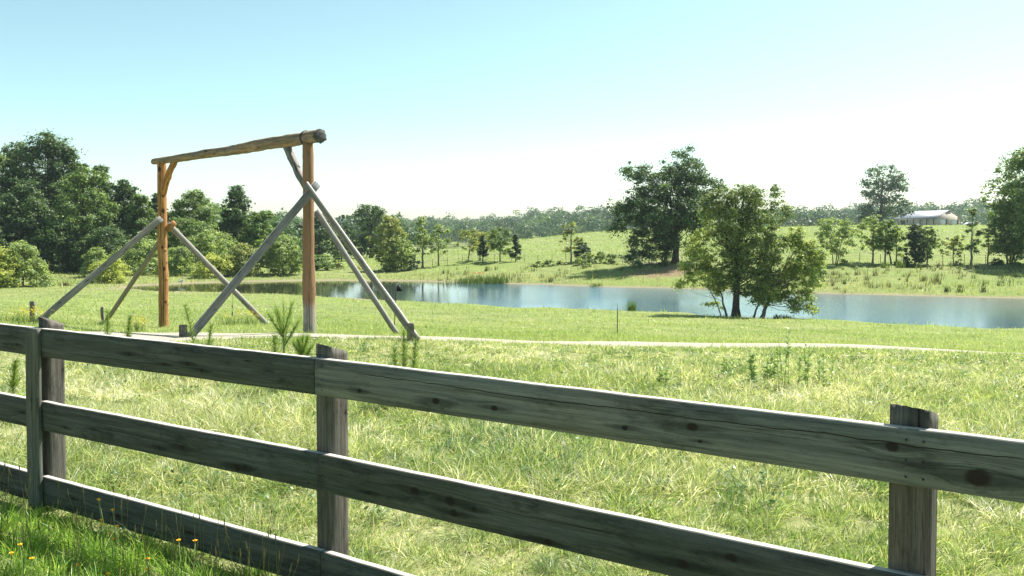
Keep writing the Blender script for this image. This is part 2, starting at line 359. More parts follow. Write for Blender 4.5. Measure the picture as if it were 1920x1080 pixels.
def ter(X, Y):
    X = np.asarray(X, float); Y = np.asarray(Y, float); Yc = np.maximum(Y, 2.01)
    u = np.clip((X / np.maximum(Yc, 3) * F + 960 - GU[0]) / 20, 0, len(GU) - 1.001)
    v = np.clip((np.log(Yc) - GV[0]) / .012, 0, len(GV) - 1.001)
    i = u.astype(int); j = v.astype(int); a = u - i; b = v - j
    z = (1 - a) * (1 - b) * G[i, j] + a * (1 - b) * G[i + 1, j] + (1 - a) * b * G[i, j + 1] + a * b * G[i + 1, j + 1]
    amp = .012 + .0012 * np.minimum(Yc, 120)
    amp = np.where((Yc > 40) & (z < -3.2), np.minimum(amp, .05), amp)
    n = np.sin(X * .9 + 1.3 * np.sin(Y * .37)) * np.sin(Y * .71 + .8 * np.sin(X * .53)) + .6 * np.sin(X * .31 + 2) * np.sin(Y * .27 + 1)
    n += .9 * np.sin(X * .083 + np.sin(Y * .05)) * np.sin(Y * .061 + 2 * np.sin(X * .031)) * (Yc > 60)
    return z + amp * n
def at(px, Y, dz=0.):
    X = (px - 960) / F * Y * 1.0
    return np.array([X, Y, float(ter(X, Y)) + dz])

us = np.concatenate([np.linspace(-15000, -1000, 12), np.arange(-900, 2900, 14.), np.linspace(3000, 17000, 14)])
ys = np.concatenate([[-30, -15, -8, -4, -1, .5, 1.5], np.exp(np.arange(math.log(2.2), math.log(2900), .014))])
UU, YY = np.meshgrid(us, ys); XX = (UU - 960) / F * np.maximum(YY, 3)
ZZ = ter(XX, YY)
nr, nc = UU.shape
i, j = np.meshgrid(np.arange(nr - 1), np.arange(nc - 1), indexing='ij'); q = (i * nc + j).ravel()
mb = MB(); mb.add(np.stack([XX, YY, ZZ], -1).reshape(-1, 3), np.stack([q, q + 1, q + nc + 1, q + nc], 1))

def ground_mat():
    m = NT('meadow_ground'); geo = m.n('ShaderNodeNewGeometry').outputs['Position']; s = m.sep(geo)
    n1 = m.noise(geo, .06, 4); n2 = m.noise(geo, .6, 5, .6); n3 = m.noise(geo, 7., 6, .7); n4 = m.noise(geo, 45., 4, .7)
    stretch = m.noise(m.xyz(m.math('MULTIPLY', s[0], .05), m.math('MULTIPLY', s[1], .35), 0.), 1., 4, .6)
    f = m.math('ADD', m.math('MULTIPLY', n2, .35), m.math('ADD', m.math('MULTIPLY', n3, .4), m.math('MULTIPLY', stretch, .25)))
    col = m.ramp(f, [(.34, (.09, .115, .04)), (.48, (.15, .18, .065)), (.6, (.215, .23, .09)), (.7, (.29, .275, .14))])
    col = m.mix(m.rng(n1, .4, .65, 0, .45), col, (.15, .21, .045, 1))
    fine = m.rng(n4, .3, .7, .72, 1.3); col = m.mix(1., col, m.xyz(fine, fine, fine), 'MULTIPLY')
    # rough patch with thatch near the fence
    nearm = m.rng(s[1], 12, 15, 1, 0); col = m.mix(m.math('MULTIPLY', nearm, .6), col, m.ramp(n3, [(.35, (.13, .15, .045)), (.65, (.34, .31, .17))]))
    # muddy rim of the pond
    zn = m.math('MULTIPLY_ADD', n3, .12, s[2]); rim = m.math('MULTIPLY', m.rng(zn, -4.02, -3.9, 1, 0), m.math('MULTIPLY', m.rng(s[1], 66, 70), m.rng(s[1], 125, 130, 1, 0)))
    col = m.mix(m.math('MULTIPLY', rim, .85), col, m.ramp(n3, [(.3, (.13, .105, .06)), (.7, (.30, .26, .18))]))
    # bare red soil under the oak and above the reeds, pale gravel behind the oak
    def ell(cx, cy, rx, ry, c, amt):
        nonlocal col
        d = m.math('SQRT', m.math('ADD', m.math('POWER', m.math('DIVIDE', m.math('SUBTRACT', s[0], cx), rx), 2), m.math('POWER', m.math('DIVIDE', m.math('SUBTRACT', s[1], cy), ry), 2)))
        d = m.math('ADD', d, m.math('MULTIPLY', m.math('SUBTRACT', n2, .5), 1.6))
        col = m.mix(m.rng(d, .55, 1.05, amt, 0), col, c)
    ell(16.7, 92.5, 4.2, 3.4, (.20, .135, .09, 1), .8); ell(20, 94, 3.5, 3, (.19, .13, .09, 1), .7)
    ell(-4.4, 102.5, 1.3, 1.0, (.24, .10, .045, 1), .95)
    ell(17.5, 101.5, 3.5, 1.5, (.36, .33, .28, 1), .8)
    h = m.math('ADD', m.math('MULTIPLY', n3, .6), m.math('MULTIPLY', n4, .4))
    p = m.pbr(col, .95, .1, m.bump(h, .45, .08)); return m.done(p)
M_GROUND = ground_mat()
tag(mb.build('ground', M_GROUND, smooth=True), kind='structure')

# pond water
def water_mat():
    m = NT('pond_water'); geo = m.n('ShaderNodeNewGeometry').outputs['Position']; s = m.sep(geo)
    v = m.xyz(m.math('MULTIPLY', s[0], 1.), m.math('MULTIPLY', s[1], 1.), 0.)
    a = m.noise(v, 1.4, 4, .6, .3); b = m.noise(v, 7., 3, .6, .2); calm = m.rng(m.noise(v, .035, 2), .4, .6, .35, 1.)
    lee = m.rng(s[0], -16, 14, .05, 1.)
    h = m.math('MULTIPLY', m.math('MULTIPLY', m.math('ADD', m.math('MULTIPLY', a, .7), m.math('MULTIPLY', b, .3)), calm), lee)
    return m.done(m.pbr(m.mix(m.rng(m.math('MULTIPLY_ADD', a, 10., s[0]), -14, 12), (.028, .032, .02, 1), m.mix(m.rng(s[0], 22, 48), (.04, .105, .17, 1), (.055, .085, .10, 1))), .05, .6, m.bump(h, .7, .13)))  # base colour carries painted reflections: sky blue in the middle, dark trees at left
M_WATER = water_mat()
mb = MB(); gx = np.linspace(-62, 150, 54); gy = np.linspace(41, 112, 20); A, B = np.meshgrid(gx, gy)
i, j = np.meshgrid(np.arange(19), np.arange(53), indexing='ij'); q = (i * 54 + j).ravel()
mb.add(np.stack([A, B, np.full(A.shape, WL)], -1).reshape(-1, 3), np.stack([q, q + 1, q + 55, q + 54], 1))
tag(mb.build('pond_water', M_WATER), kind='structure')

# gravel track
def track_y(px):
    return np.interp(px, [-600, 0, 120, 250, 400, 580, 780, 960, 1100, 1350, 1600, 1780, 1920, 2400, 3200], [15, 14.6, 14.7, 15.0, 14.9, 14.7, 15.0, 15.6, 16.1, 15.9, 15.7, 15.6, 15.6, 15.2, 15])
def track_w(px): return np.interp(px, [-600, 150, 270, 400, 560, 700, 1100, 1600, 1780, 1900, 3200], [1.1, 1.5, 2.1, 1.2, .8, 1.0, 1.1, 1.1, 1.1, 1.1, 1.1])
mb = MB(); pu = np.arange(-600, 3200, 12.); nk = 14; tt = np.linspace(-1, 1, nk)
r = np.random.default_rng(3); e1 = np.interp(pu, pu[::2], r.normal(0, .09, len(pu[::2]))); e2 = np.interp(pu, pu[::3], r.normal(0, .12, len(pu[::3])))
P = np.zeros((len(pu), nk, 3))
for a, u0 in enumerate(pu):
    yc, w = float(track_y(u0)), float(track_w(u0)); X0 = (u0 - 960) / F * yc
    for k, t in enumerate(tt):
        y = yc + t * w + (e1[a] if t < 0 else e2[a]) * abs(t); P[a, k] = (X0, y, 0)
P[..., 2] = ter(P[..., 0], P[..., 1]) + .022 + .045 * np.interp(pu, [1350, 1650], [0, 1])[:, None] * (1 - tt[None] ** 2) - .02 * (np.abs(tt)[None] > .95)
i, j = np.meshgrid(np.arange(len(pu) - 1), np.arange(nk - 1), indexing='ij'); q = (i * nk + j).ravel()
mb.add(P.reshape(-1, 3), np.stack([q, q + nk, q + nk + 1, q + 1], 1))
m = NT('gravel'); g = m.n('ShaderNodeNewGeometry').outputs['Position']
v1 = m.vor(g, 38.); n2 = m.noise(g, 3., 5, .7)
gc = m.ramp(v1, [(.1, (.19, .17, .13)), (.5, (.38, .345, .28))]); gc = m.mix(m.rng(n2, .5, .7, 0, .5), gc, (.30, .27, .17, 1))
tag(mb.build('gravel_track', m.done(m.pbr(gc, .95, .15, m.bump(v1, .8, .02))), smooth=True), kind='structure')

# ------------------------------------------------------------------ board fence in front
LP = {  # rail front line: photo x -> ground plan (x, y)
 'l': np.array([-5.20, 6.46]), 'p1': np.array([-3.03, 5.165]), 'p2': np.array([-.985, 3.975]), 'p3': np.array([1.245, 2.555]), 'r': np.array([3.43, 1.17])}
def v3(p, z): return np.array([p[0], p[1], z])
fence = empty('board_fence', v3(LP['p2'], 0), 'weathered dark three rail board fence running across the foreground', 'fence')
RAILS = [(1.220, .183), (.742, .186), (.250, .184)]; RT = .044
fd1 = unit(LP['p2'] - LP['p1']); fd2 = unit(LP['p3'] - LP['p2'])
def nrm(fd): n = np.array([-fd[1], fd[0]]); return n if n[1] > 0 else -n       # away from the camera
DK, LT = (.030, .034, .031), (.115, .122, .112)
def rail(a, b, zi, knots, seed, gap=.003, dk=DK, lt=LT, warp=0., lab=None, ztop=None, moss=.35):
    a2, b2 = np.array(a), np.array(b); fd = unit(b2 - a2); n = nrm(fd)
    zt, h = RAILS[zi]; zc = zt - h / 2
    za, zb = (zc, zc) if ztop is None else (zc + ztop[0], zc + ztop[1])
    pa = v3(a2 + fd * gap + n * RT / 2, za); pb = v3(b2 - fd * gap + n * RT / 2, zb)
    mb = MB(); beamboard(mb, pa, pb, (0, 0, 1), v3(n, 0), h, RT, 80, .0008, seed, 0, warp)
    o = mb.build('rail', wood('rail_wood', dk, lt, knots, seed * 3.7, 46, .42, moss_amt=moss, toplit=h, splits=[(.128, .25, 3.1, .0022)] if seed == 5 else [(.05 + .02 * (seed % 4), .3, 1.7, .0016)]), fence, need_uv=True, smooth=False)  # rail tops get their sunlit tone painted in
    if lab: o['label'] = lab
    return o
# the batten at the first post hides the joints there
jl = LP['p1'] - fd1 * .10
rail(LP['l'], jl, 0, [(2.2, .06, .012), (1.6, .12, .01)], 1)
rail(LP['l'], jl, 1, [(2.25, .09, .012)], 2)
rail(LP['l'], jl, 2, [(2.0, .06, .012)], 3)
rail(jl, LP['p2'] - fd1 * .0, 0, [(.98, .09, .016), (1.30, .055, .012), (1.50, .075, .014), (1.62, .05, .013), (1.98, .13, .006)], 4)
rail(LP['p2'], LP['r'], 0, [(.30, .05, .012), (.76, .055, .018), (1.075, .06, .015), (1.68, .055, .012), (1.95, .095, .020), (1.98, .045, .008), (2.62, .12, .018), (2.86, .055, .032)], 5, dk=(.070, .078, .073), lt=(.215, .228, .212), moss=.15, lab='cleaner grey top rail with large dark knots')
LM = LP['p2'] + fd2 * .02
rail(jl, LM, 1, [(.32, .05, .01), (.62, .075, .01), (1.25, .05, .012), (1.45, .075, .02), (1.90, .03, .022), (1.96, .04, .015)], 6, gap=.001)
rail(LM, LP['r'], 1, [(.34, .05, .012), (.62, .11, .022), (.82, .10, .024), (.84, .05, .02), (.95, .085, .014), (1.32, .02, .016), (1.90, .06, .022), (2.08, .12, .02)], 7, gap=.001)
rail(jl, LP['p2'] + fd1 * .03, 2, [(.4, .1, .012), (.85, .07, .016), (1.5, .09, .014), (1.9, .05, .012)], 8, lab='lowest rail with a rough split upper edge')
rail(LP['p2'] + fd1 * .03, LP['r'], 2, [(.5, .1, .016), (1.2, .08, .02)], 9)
def post(p, fd, a, b, zt, seed, slope=.02, off=0., rot=0.):
    n = nrm(fd); c, s_ = math.cos(rot), math.sin(rot)
    fx = np.array([fd[0] * c - fd[1] * s_, fd[0] * s_ + fd[1] * c]); fn = nrm(fx)
    ctr = np.array(p) + n * (RT + b / 2 + .003) + fd * off
    mb = MB(); r = np.random.default_rng(seed)
    K = 14; ring = []                                    # square post with worn round corners
    for k in range(K * 2):
        th = 2 * math.pi * (k + .5) / (K * 2); e = 9.
        q = (abs(math.cos(th)) ** e + abs(math.sin(th)) ** e) ** (-1 / e); ring.append((math.cos(th) * q, math.sin(th) * q))
    ring = np.array(ring); K = len(ring); zs = np.linspace(-.35, 1, 40); zs[1:] = np.linspace(-.1, zt, 39)
    V = np.zeros((40, K, 3)); uvv = np.concatenate([[0], np.cumsum(np.linalg.norm(np.diff(ring * [a / 2, b / 2], axis=0), axis=1))])
    wig = r.normal(0, .0012, K)
    for i_, z in enumerate(zs):
        w = 1 + r.normal(0, .002) + wig * 4
        xy = ctr + fx * (ring[:, 0] * w * a / 2)[:, None] + fn * (ring[:, 1] * w * b / 2)[:, None]
        zz = np.full(K, z) + ((slope * (ring[:, 0] * -1) - .020 * ring[:, 1]) * (i_ == 39)) + (r.normal(0, .0008, K) if i_ == 39 else 0)
        V[i_] = np.column_stack([xy, zz])
    Fa = []; uv = []
    for i_ in range(39):
        for k in range(K):
            k2 = (k + 1) % K; Fa.append((i_ * K + k, i_ * K + k2, (i_ + 1) * K + k2, (i_ + 1) * K + k))
            ua, ub = zs[i_], zs[i_ + 1]; va = uvv[k]; vb = uvv[k] + .012
            uv += [(ua, va), (ua, vb), (ub, vb), (ub, va)]
    mb.add(V.reshape(-1, 3), Fa, uv)
    mb.more([tuple(39 * K + k for k in range(K))], [(zt + ring[k][0] * a / 2, .06 + ring[k][1] * b / 2) for k in range(K)])
    o = mb.build('post', wood('post_wood', (.042, .039, .035), (.175, .160, .142), [(.93, .03, .014)], seed * 5.1, 42, .9, moss_amt=.25), fence, need_uv=True)
    return o
post(LP['l'], fd1, .12, .12, 1.26, 20)
post(LP['p1'], fd1, .115, .115, 1.262, 21, .012, off=-.10)
post(LP['p2'], fd2, .12, .12, 1.262, 22, .006, off=.012)
post(LP['p3'], fd2, .13, .14, 1.262, 23, .004, off=.03, rot=-.09)
post(LP['r'], fd2, .12, .12, 1.26, 24)
n1 = nrm(fd1); bc = LP['p1'] - fd1 * .10 - n1 * .017
mb = MB(); beamboard(mb, v3(bc, .035), v3(bc, 1.222), v3(fd1, 0), v3(-n1, 0), .135, .030, 40, .002, 31)
mb.build('batten', wood('batten_wood', (.045, .052, .044), (.165, .175, .152), [(.72, .07, .016), (.3, .03, .008)], 9.3, 46, .8), fence, need_uv=True)
# nails in the rails
M_NAIL = plain('rusty_nail', (.03, .02, .016), .6, .4, 30)
for base, fd in ((LP['p2'] + fd2 * .05, fd2), (LP['p2'] - fd1 * .05, fd1), (LP['p3'] + fd2 * .02, fd2), (LP['p3'] + fd2 * .07, fd2)):
    for zt, h in RAILS:
        for q_ in (.035, .10, .155):
            c = v3(base - nrm(fd) * .0015, zt - q_); nn = v3(nrm(fd), 0); mb = MB(); tube(mb, [c - nn * .001, c + nn * .004], [.0036, .0036], 8)
            mb.build('nail', M_NAIL, fence)

# ------------------------------------------------------------------ ranch gate frame
PR = px2w(580, 620, 16.0); PL = px2w(307, 618, 21.3)
PR[2] = ter(PR[0], PR[1]); PL[2] = ter(PL[0], PL[1])
gu = unit((PL - PR)[:2]); gn = np.array([gu[1], -gu[0]]); gn = -gn if gn[1] < 0 else gn       # gn: away from camera
gate = empty('ranch_gate_frame', (PR + PL) / 2, 'tall rustic log gateway with crossbeam and slanting plank braces beside gravel track', 'gate frame')
zR = px2w(580, 268, 16.0)[2]; zL = px2w(305, 305, 21.3)[2]
OR_D, OR_L = (.19, .085, .03), (.50, .27, .11)
def log(name, p0, p1, r0, r1, mat, sides=18, n=44, wob=.035, seed=0, bend=0., bumps=(), lab=None):
    p0 = np.array(p0, float); p1 = np.array(p1, float); t = np.linspace(0, 1, n); r = np.random.default_rng(seed)
    P = p0 + (p1 - p0) * t[:, None]; side = unit(np.cross(p1 - p0, [0.3, .5, .2]))
    P = P + side * (np.sin(t * math.pi) * bend + np.interp(t, np.linspace(0, 1, 9), r.normal(0, .008, 9)))[:, None]
    R = r0 + (r1 - r0) * t + np.interp(t, np.linspace(0, 1, 14), r.normal(0, .004, 14))
    mb = MB(); tube(mb, P, R, sides, wob=wob, seed=seed)
    for tb, ang, rb in bumps:                 # knot stubs
        i0 = int(tb * (n - 1)); c = P[i0]; d = unit(np.array([math.cos(ang), math.sin(ang), .25]))
        tube(mb, [c, c + d * R[i0] * .8, c + d * (R[i0] * 1.12)], [rb * 1.5, rb * 1.15, rb * .5], 8, wob=.1, seed=int(tb * 99))
    o = mb.build(name, mat, gate, smooth=True, need_uv=True)
    if lab: o['label'] = lab
    return o
tl = zL - PL[2]; CIR = 2 * math.pi * .12
def around(lst, c=CIR):                                  # knots are listed by angle round the log (0..1)
    return [(u, v * c, r) for u, v, r in lst]
# camera side of a vertical tube: found from tube()'s axes; knots put on several sides
kl = []
for u_, f_, r_ in ((4.62, .52, .055), (3.94, .40, .042), (3.52, .40, .055), (2.56, .44, .034), (1.98, .40, .044), (1.1, .36, .03), (3.0, .8, .04), (2.2, .1, .04), (4.1, .95, .04), (1.4, .7, .03)):
    kl.append((u_, f_ * CIR, r_))
MLOG_L = wood('honey_log', OR_D, OR_L, kl, 4.2, 20, .95, splits=[(.44 * CIR, .5, 2.3, .012), (.52 * CIR, .4, 1.9, .010), (.50 * CIR, 2.6, 4.9, .008), (.36 * CIR, 1.2, 3.2, .006), (.9 * CIR, .4, 3, .01)], knot_col=(.055, .016, .012), moss=(.50, .30, .14), moss_amt=.25, stainlen=.6, rough=.7)
log('post', PL + [0, 0, -.4], [PL[0], PL[1], zL + .02], .128, .112, MLOG_L, seed=2, bumps=[(.52, -.6, .05), (.35, -.4, .04), (.22, 0., .035), (.30, .4, .04), (.46, -.2, .03)], lab='bright honey coloured log post with dark knots')
MLOG_R = wood('brown_log', (.12, .07, .038), (.33, .20, .11), (), 8.2, 24, .8, moss=(.25, .17, .10), moss_amt=.4, patch=(-5, -4, (.2, .2, .2)))
mR = wood('brown_log_grey_foot', (.20, .185, .165), (.36, .33, .30), (), 8.2, 24, .9, moss=(.3, .28, .25), moss_amt=.3, patch=(1.0, 1.2, (.29, .175, .10)), splits=[(.44 * CIR, .4, 1.3, .008), (.50 * CIR, .4, 1.1, .006), (.41 * CIR, 1.5, 3.9, .004)])
log('post', PR + [0, 0, -.4], [PR[0], PR[1], zR + .02], .130, .104, mR, seed=5, wob=.03, lab='brown log post with a grey weathered foot')
MSAWN = plain('sawn_end', (.085, .085, .085), .95, .15, 18, .5, bump=.8)
ud = np.array([gu[0], gu[1], 0.]); nd3 = np.array([gn[0], gn[1], 0.])
bR = np.array([PR[0], PR[1], zR + .10]) - ud * .46; bL = np.array([PL[0], PL[1], zL + .055]) + ud * .55
MBEAM = wood('beam_log', (.075, .060, .045), (.40, .28, .17), [(1.2, .2, .03), (3.5, .5, .035), (5., .3, .03), (6.2, .65, .03)], 14.2, 16, .95, moss=(.2, .19, .18), moss_amt=.5, stainlen=.3)
log('crossbeam', bR, bL, .137, .086, MBEAM, sides=26, n=90, wob=.05, seed=9, bend=.008, bumps=[(.45, 4.0, .05), (.62, 4.5, .045), (.85, -.5, .04)], lab='rough split log beam with dark sawn end')
GR_D, GR_L = (.10, .10, .10), (.28, .275, .27)
mb = MB(); r_ = np.random.default_rng(9); th = np.linspace(0, 2 * math.pi, 26)[:-1]; rr_ = .139 * (1 + .07 * r_.normal(0, 1, 25)); zc = np.array([0, 0, 1.])
V = [bR - ud * o_ + (nd3 * math.cos(a) + zc * math.sin(a)) * q * k_ for o_, k_ in ((-.02, 1.), (.012, .97), (.016, .3)) for a, q in zip(th, rr_)]
mb.add(V, [(r0 * 25 + k, r0 * 25 + (k + 1) % 25, (r0 + 1) * 25 + (k + 1) % 25, (r0 + 1) * 25 + k) for r0 in (0, 1) for k in range(25)]); mb.more([tuple(50 + k for k in range(25))])
mb.build('sawn_end', MSAWN, gate)
def kneel(name, p0, p1, r0, r1, seed, mat, bumps=()): return log(name, p0, p1, r0, r1, mat, 12, 20, .06, seed, .03, bumps)
MKN = wood('knee_wood_honey', OR_D, OR_L, [(.4, .2, .02), (.7, .05, .02), (.55, .35, .02)], 22., 22, .9, knot_col=(.07, .03, .02), moss_amt=.1)
MKG = wood('knee_wood_grey', GR_D, (.33, .29, .26), [(.5, .2, .02)], 25., 22, .9)
kneel('knee_brace', np.array([PL[0], PL[1], px2w(314, 362, 21.1)[2]]) - ud * .08, np.array([PL[0], PL[1], zL + .0]) - ud * .86, .085, .075, 41, MKN, [(.45, -.7, .03), (.7, -.9, .03)])
kneel('knee_brace', np.array([PR[0], PR[1], px2w(573, 352, 16.2)[2]]) + ud * .06, np.array([PR[0], PR[1], zR + .03]) + ud * .86, .075, .085, 42, MKG, [(.5, -.5, .035)])
def brace(top, foot, w, t, seed, lab, dk=GR_D, lt=GR_L, knots=(), toplit=True):
    top = np.array(top, float); foot = np.array(foot, float); d = unit(foot - top)
    view = unit((top + foot) / 2 - np.array([0, 0, CH])); side = unit(np.cross(d, unit(np.cross(np.array([0, 0, 1.]), d))))
    wd = side; nn = unit(np.cross(d, wd))
    mb = MB(); beamboard(mb, top, foot, wd, nn, w, t, 30, .002, seed)
    o = mb.build('brace', wood('brace_wood', dk, lt, knots, seed * 2.3, 40, .5, moss=(.22, .22, .22), moss_amt=.3, toplit=w), gate, need_uv=True); o['label'] = lab; return o  # sunlight painted along the upper edge of each brace
stakes = []
def foot(px, py, post, ddir, guess):
    """foot on the ground along direction ddir from a post, at photo column px"""
    k = (px - 960) / F; s_ = (k * post[1] - post[0]) / (ddir[0] - k * ddir[1])
    x, y = post[0] + ddir[0] * s_, post[1] + ddir[1] * s_
    return np.array([x, y, float(ter(x, y))])
R3 = lambda z, dx=0., dn=0.: np.array([PR[0], PR[1], z]) + ud * dx + nd3 * dn
L3 = lambda z, dx=0., dn=0.: np.array([PL[0], PL[1], z]) + ud * dx + nd3 * dn
fa = foot(353, 630, PR, -gn, 0); fb = foot(783, 636, PR, -gu, 0); fc = foot(744, 632, PR, gn, 0)
fe = foot(68, 605, PL, -gn, 0); ff = foot(197, 597, PL, gu, 0); fg = foot(501, 611, PL, gn, 0)
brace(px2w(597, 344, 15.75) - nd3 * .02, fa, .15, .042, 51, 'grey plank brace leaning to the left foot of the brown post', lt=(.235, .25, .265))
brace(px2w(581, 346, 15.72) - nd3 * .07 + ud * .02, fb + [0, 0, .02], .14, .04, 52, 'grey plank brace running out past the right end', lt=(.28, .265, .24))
brace(px2w(589, 395, 16.15) + nd3 * .05, fc, .115, .045, 53, 'grey plank brace with painted sunlit edge behind the brown post', lt=(.24, .25, .265))
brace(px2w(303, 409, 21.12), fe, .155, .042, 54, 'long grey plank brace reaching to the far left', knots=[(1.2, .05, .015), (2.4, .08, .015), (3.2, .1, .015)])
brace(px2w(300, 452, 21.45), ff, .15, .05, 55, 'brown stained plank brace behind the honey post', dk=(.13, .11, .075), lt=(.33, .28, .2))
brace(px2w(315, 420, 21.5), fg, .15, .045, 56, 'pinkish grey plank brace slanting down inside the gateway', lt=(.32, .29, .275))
# bolted block where braces meet the posts
mb = MB(); box(mb, px2w(320, 424, 21.3), (1, 0, .9), (0, 1, 0), (-.9, 0, 1), .30, .09, .13); mb.build('brace_block', MKN, gate, need_uv=True)
for f_, h_, w_ in ((fa, .34, .14), (fb, .42, .13), (fe, .62, .11), (ff, .56, .09), (fg, .30, .10)):
    mb = MB(); c = f_ + np.array([0, 0, h_ / 2 - .1]) + nd3 * .0 + np.array([-.09 if f_ is not fb else -.12, -.05, 0])
    beamboard(mb, c - [0, 0, h_ / 2 + .1], c + [0, 0, h_ / 2], v3(unit(np.array([1, .15])), 0), (-.15, 1, 0), w_, .05, 8, .003, 60)
    mb.build('stake', M_STAKE, gate, need_uv=True)
# strap and bolt over the beam, dark cable down the brown post
mb = MB(); cw = px2w(568, 265, 15.9); pts = [[PR[0], PR[1], z] for z in np.linspace(zR + .12, px2w(570, 370, 15.9)[2], 12)]
pts = np.array(pts) + ud * .095 - nd3 * .055 + np.array([0, 0, 0]); pts[:, 0] += np.sin(np.linspace(0, 9, 12)) * .006
tube(mb, pts, [.012] * 12, 6); mb.build('cable', M_IRON, gate)
mb = MB(); th = np.linspace(0, 2 * math.pi, 25); c = bR + (bL - bR) * (.46 / np.linalg.norm(bL - bR)) + ud * .06
rb = .147; tube(mb, [c + nd3 * math.cos(a) * rb + np.array([0, 0, 1]) * math.sin(a) * rb for a in th], [.011] * 25, 6, cap=False); mb.build('strap', M_IRON, gate)
# chain hanging from the brace
ch = px2w(437, 549, 14.9 + .55); cr = empty('hanging_chain', ch, 'thin dark chain hanging from the slanting grey brace', 'chain')
mb = MB()
mb2 = MB(); z = ch[2]; k_ = 0
tube(mb2, [ch + [0, 0, .0], ch - [0.01, 0, .22]], [.003, .003], 5)
for a_, b_, w_ in ((.22, .30, .012), (.36, .45, .013)):
    tube(mb2, [ch - [.012, 0, a_], ch - [.02, 0, (a_ + b_) / 2], ch - [.02, 0, b_]], [.004, w_, .004], 6)
tube(mb2, [ch - [0.01, 0, .22], ch - [.025, 0, .42]], [.003, .003], 5)
mb2.build('chain', M_IRON, cr)

# ------------------------------------------------------------------ posts in the field, flag
g = at(1158, 30.5); tp = empty('metal_post', g, 'single thin dark metal post standing in mown grass before pond', 'post')
mb = MB(); tube(mb, [g + [0, 0, -.3], g + [0, 0, .95]], [.019, .019], 6); mb.build('shaft', M_IRON, tp)
mb = MB(); tube(mb, [g + [0, 0, .95], g + [0, 0, 1.19]], [.012, .012], 6); mb.build('tip', plain('grey_tip', (.3, .3, .3), .5), tp)
g = at(738, 24.5); fl = empty('marker_flag', g, 'small black pennant flag on a thin dark pole beyond the braces', 'flag')
top = px2w(743, 532, 24.5); mb = MB(); tube(mb, [g - [0, 0, .2], top], [.014, .012], 6); mb.build('pole', M_IRON, fl)
mb = MB(); nx = 10; V = []
for s_ in (0, 1):
    for i_ in range(nx):
        t = i_ / (nx - 1)
        for kk in (0, 1):
            z_ = -.02 * 0 + (-.23 * t if kk else 0.) ; x_ = .19 * t
            hz = top[2] - .0 - (t * .21 if kk == 0 else .23)
            V.append([top[0] + x_, top[1] + .02 * math.sin(t * 5) + s_ * .006, hz])
V = np.array(V); Fa = []
for i_ in range(nx - 1):
    a = i_ * 2; b = nx * 2 + a; Fa += [(a, a + 1, a + 3, a + 2), (b, b + 2, b + 3, b + 1), (a, a + 2, b + 2, b), (a + 1, b + 1, b + 3, a + 3)]
Fa += [(0, nx * 2, nx * 2 + 1, 1), (nx * 2 - 2, nx * 2 - 1, nx * 4 - 1, nx * 4 - 2)]
mb.add(V, Fa); mb.build('pennant', M_FLAG, fl)

exec_after = []
# ------------------------------------------------------------------ trees
GRN = {'dark': (.074, .130, .054), 'mid': (.145, .225, .078), 'light': (.23, .32, .125), 'yellow': (.36, .43, .12),
       'olive': (.24, .29, .11), 'cedar': (.052, .092, .050), 'blue': (.080, .135, .080)}
def crown(mb, lobes, n, leaf, col, rng, clus=None, rc=None, vary=.22):
    """lobes: (x,y,z,rx,ry,rz) in metres. leaves gather in sprays near the lobe surfaces"""
    lobes = np.array(lobes, float); vol = (lobes[:, 3] * lobes[:, 5]) ** 1.1; vol /= vol.sum()
    clus = clus or max(12, n // 60); pick = rng.choice(len(lobes), clus, p=vol); Lb = lobes[pick]
    d = unit(rng.normal(0, 1, (clus, 3))); r = rng.random(clus) ** .38
    Cc = Lb[:, :3] + d * Lb[:, 3:] * r[:, None]
    mr = np.sqrt(lobes[:, 3] * lobes[:, 5]).mean(); rc = rc or max(mr * .5, .30)
    rcs = rc * rng.uniform(.6, 1.35, clus)
    per = rng.multinomial(n, (rcs ** 2.0) / (rcs ** 2.0).sum() * (1 - 1e-9)); idx = np.repeat(np.arange(clus), per)
    dd = unit(rng.normal(0, 1, (n, 3))); rr = np.minimum(np.abs(rng.normal(0, .55, n)) + .12, 1.9)
    P = Cc[idx] + dd * (rcs[idx] * rr)[:, None] * np.array([1, 1, .62])
    P[:, 2] -= .25 * rcs[idx] * (rr ** 2) * rng.random(n)
    N = unit(dd * .5 + d[idx] * .35 + np.array([0, 0, .55]) + rng.normal(0, .55, (n, 3)))
    ctone = rng.normal(0, 1, clus)[idx]; lt = rng.normal(0, 1, n)
    k = np.exp(vary * .55 * ctone + vary * lt)[:, None]
    yel = np.clip(.5 + .35 * ctone + .3 * lt, 0, 1)[:, None]
    cc = np.array(col) * k * (1 + yel * (np.array([1.28, 1.08, .9]) - 1))
    leaves(mb, P, N, leaf * rng.uniform(.6, 1.35, n), np.clip(cc, 0, .6), rng)
    return Cc

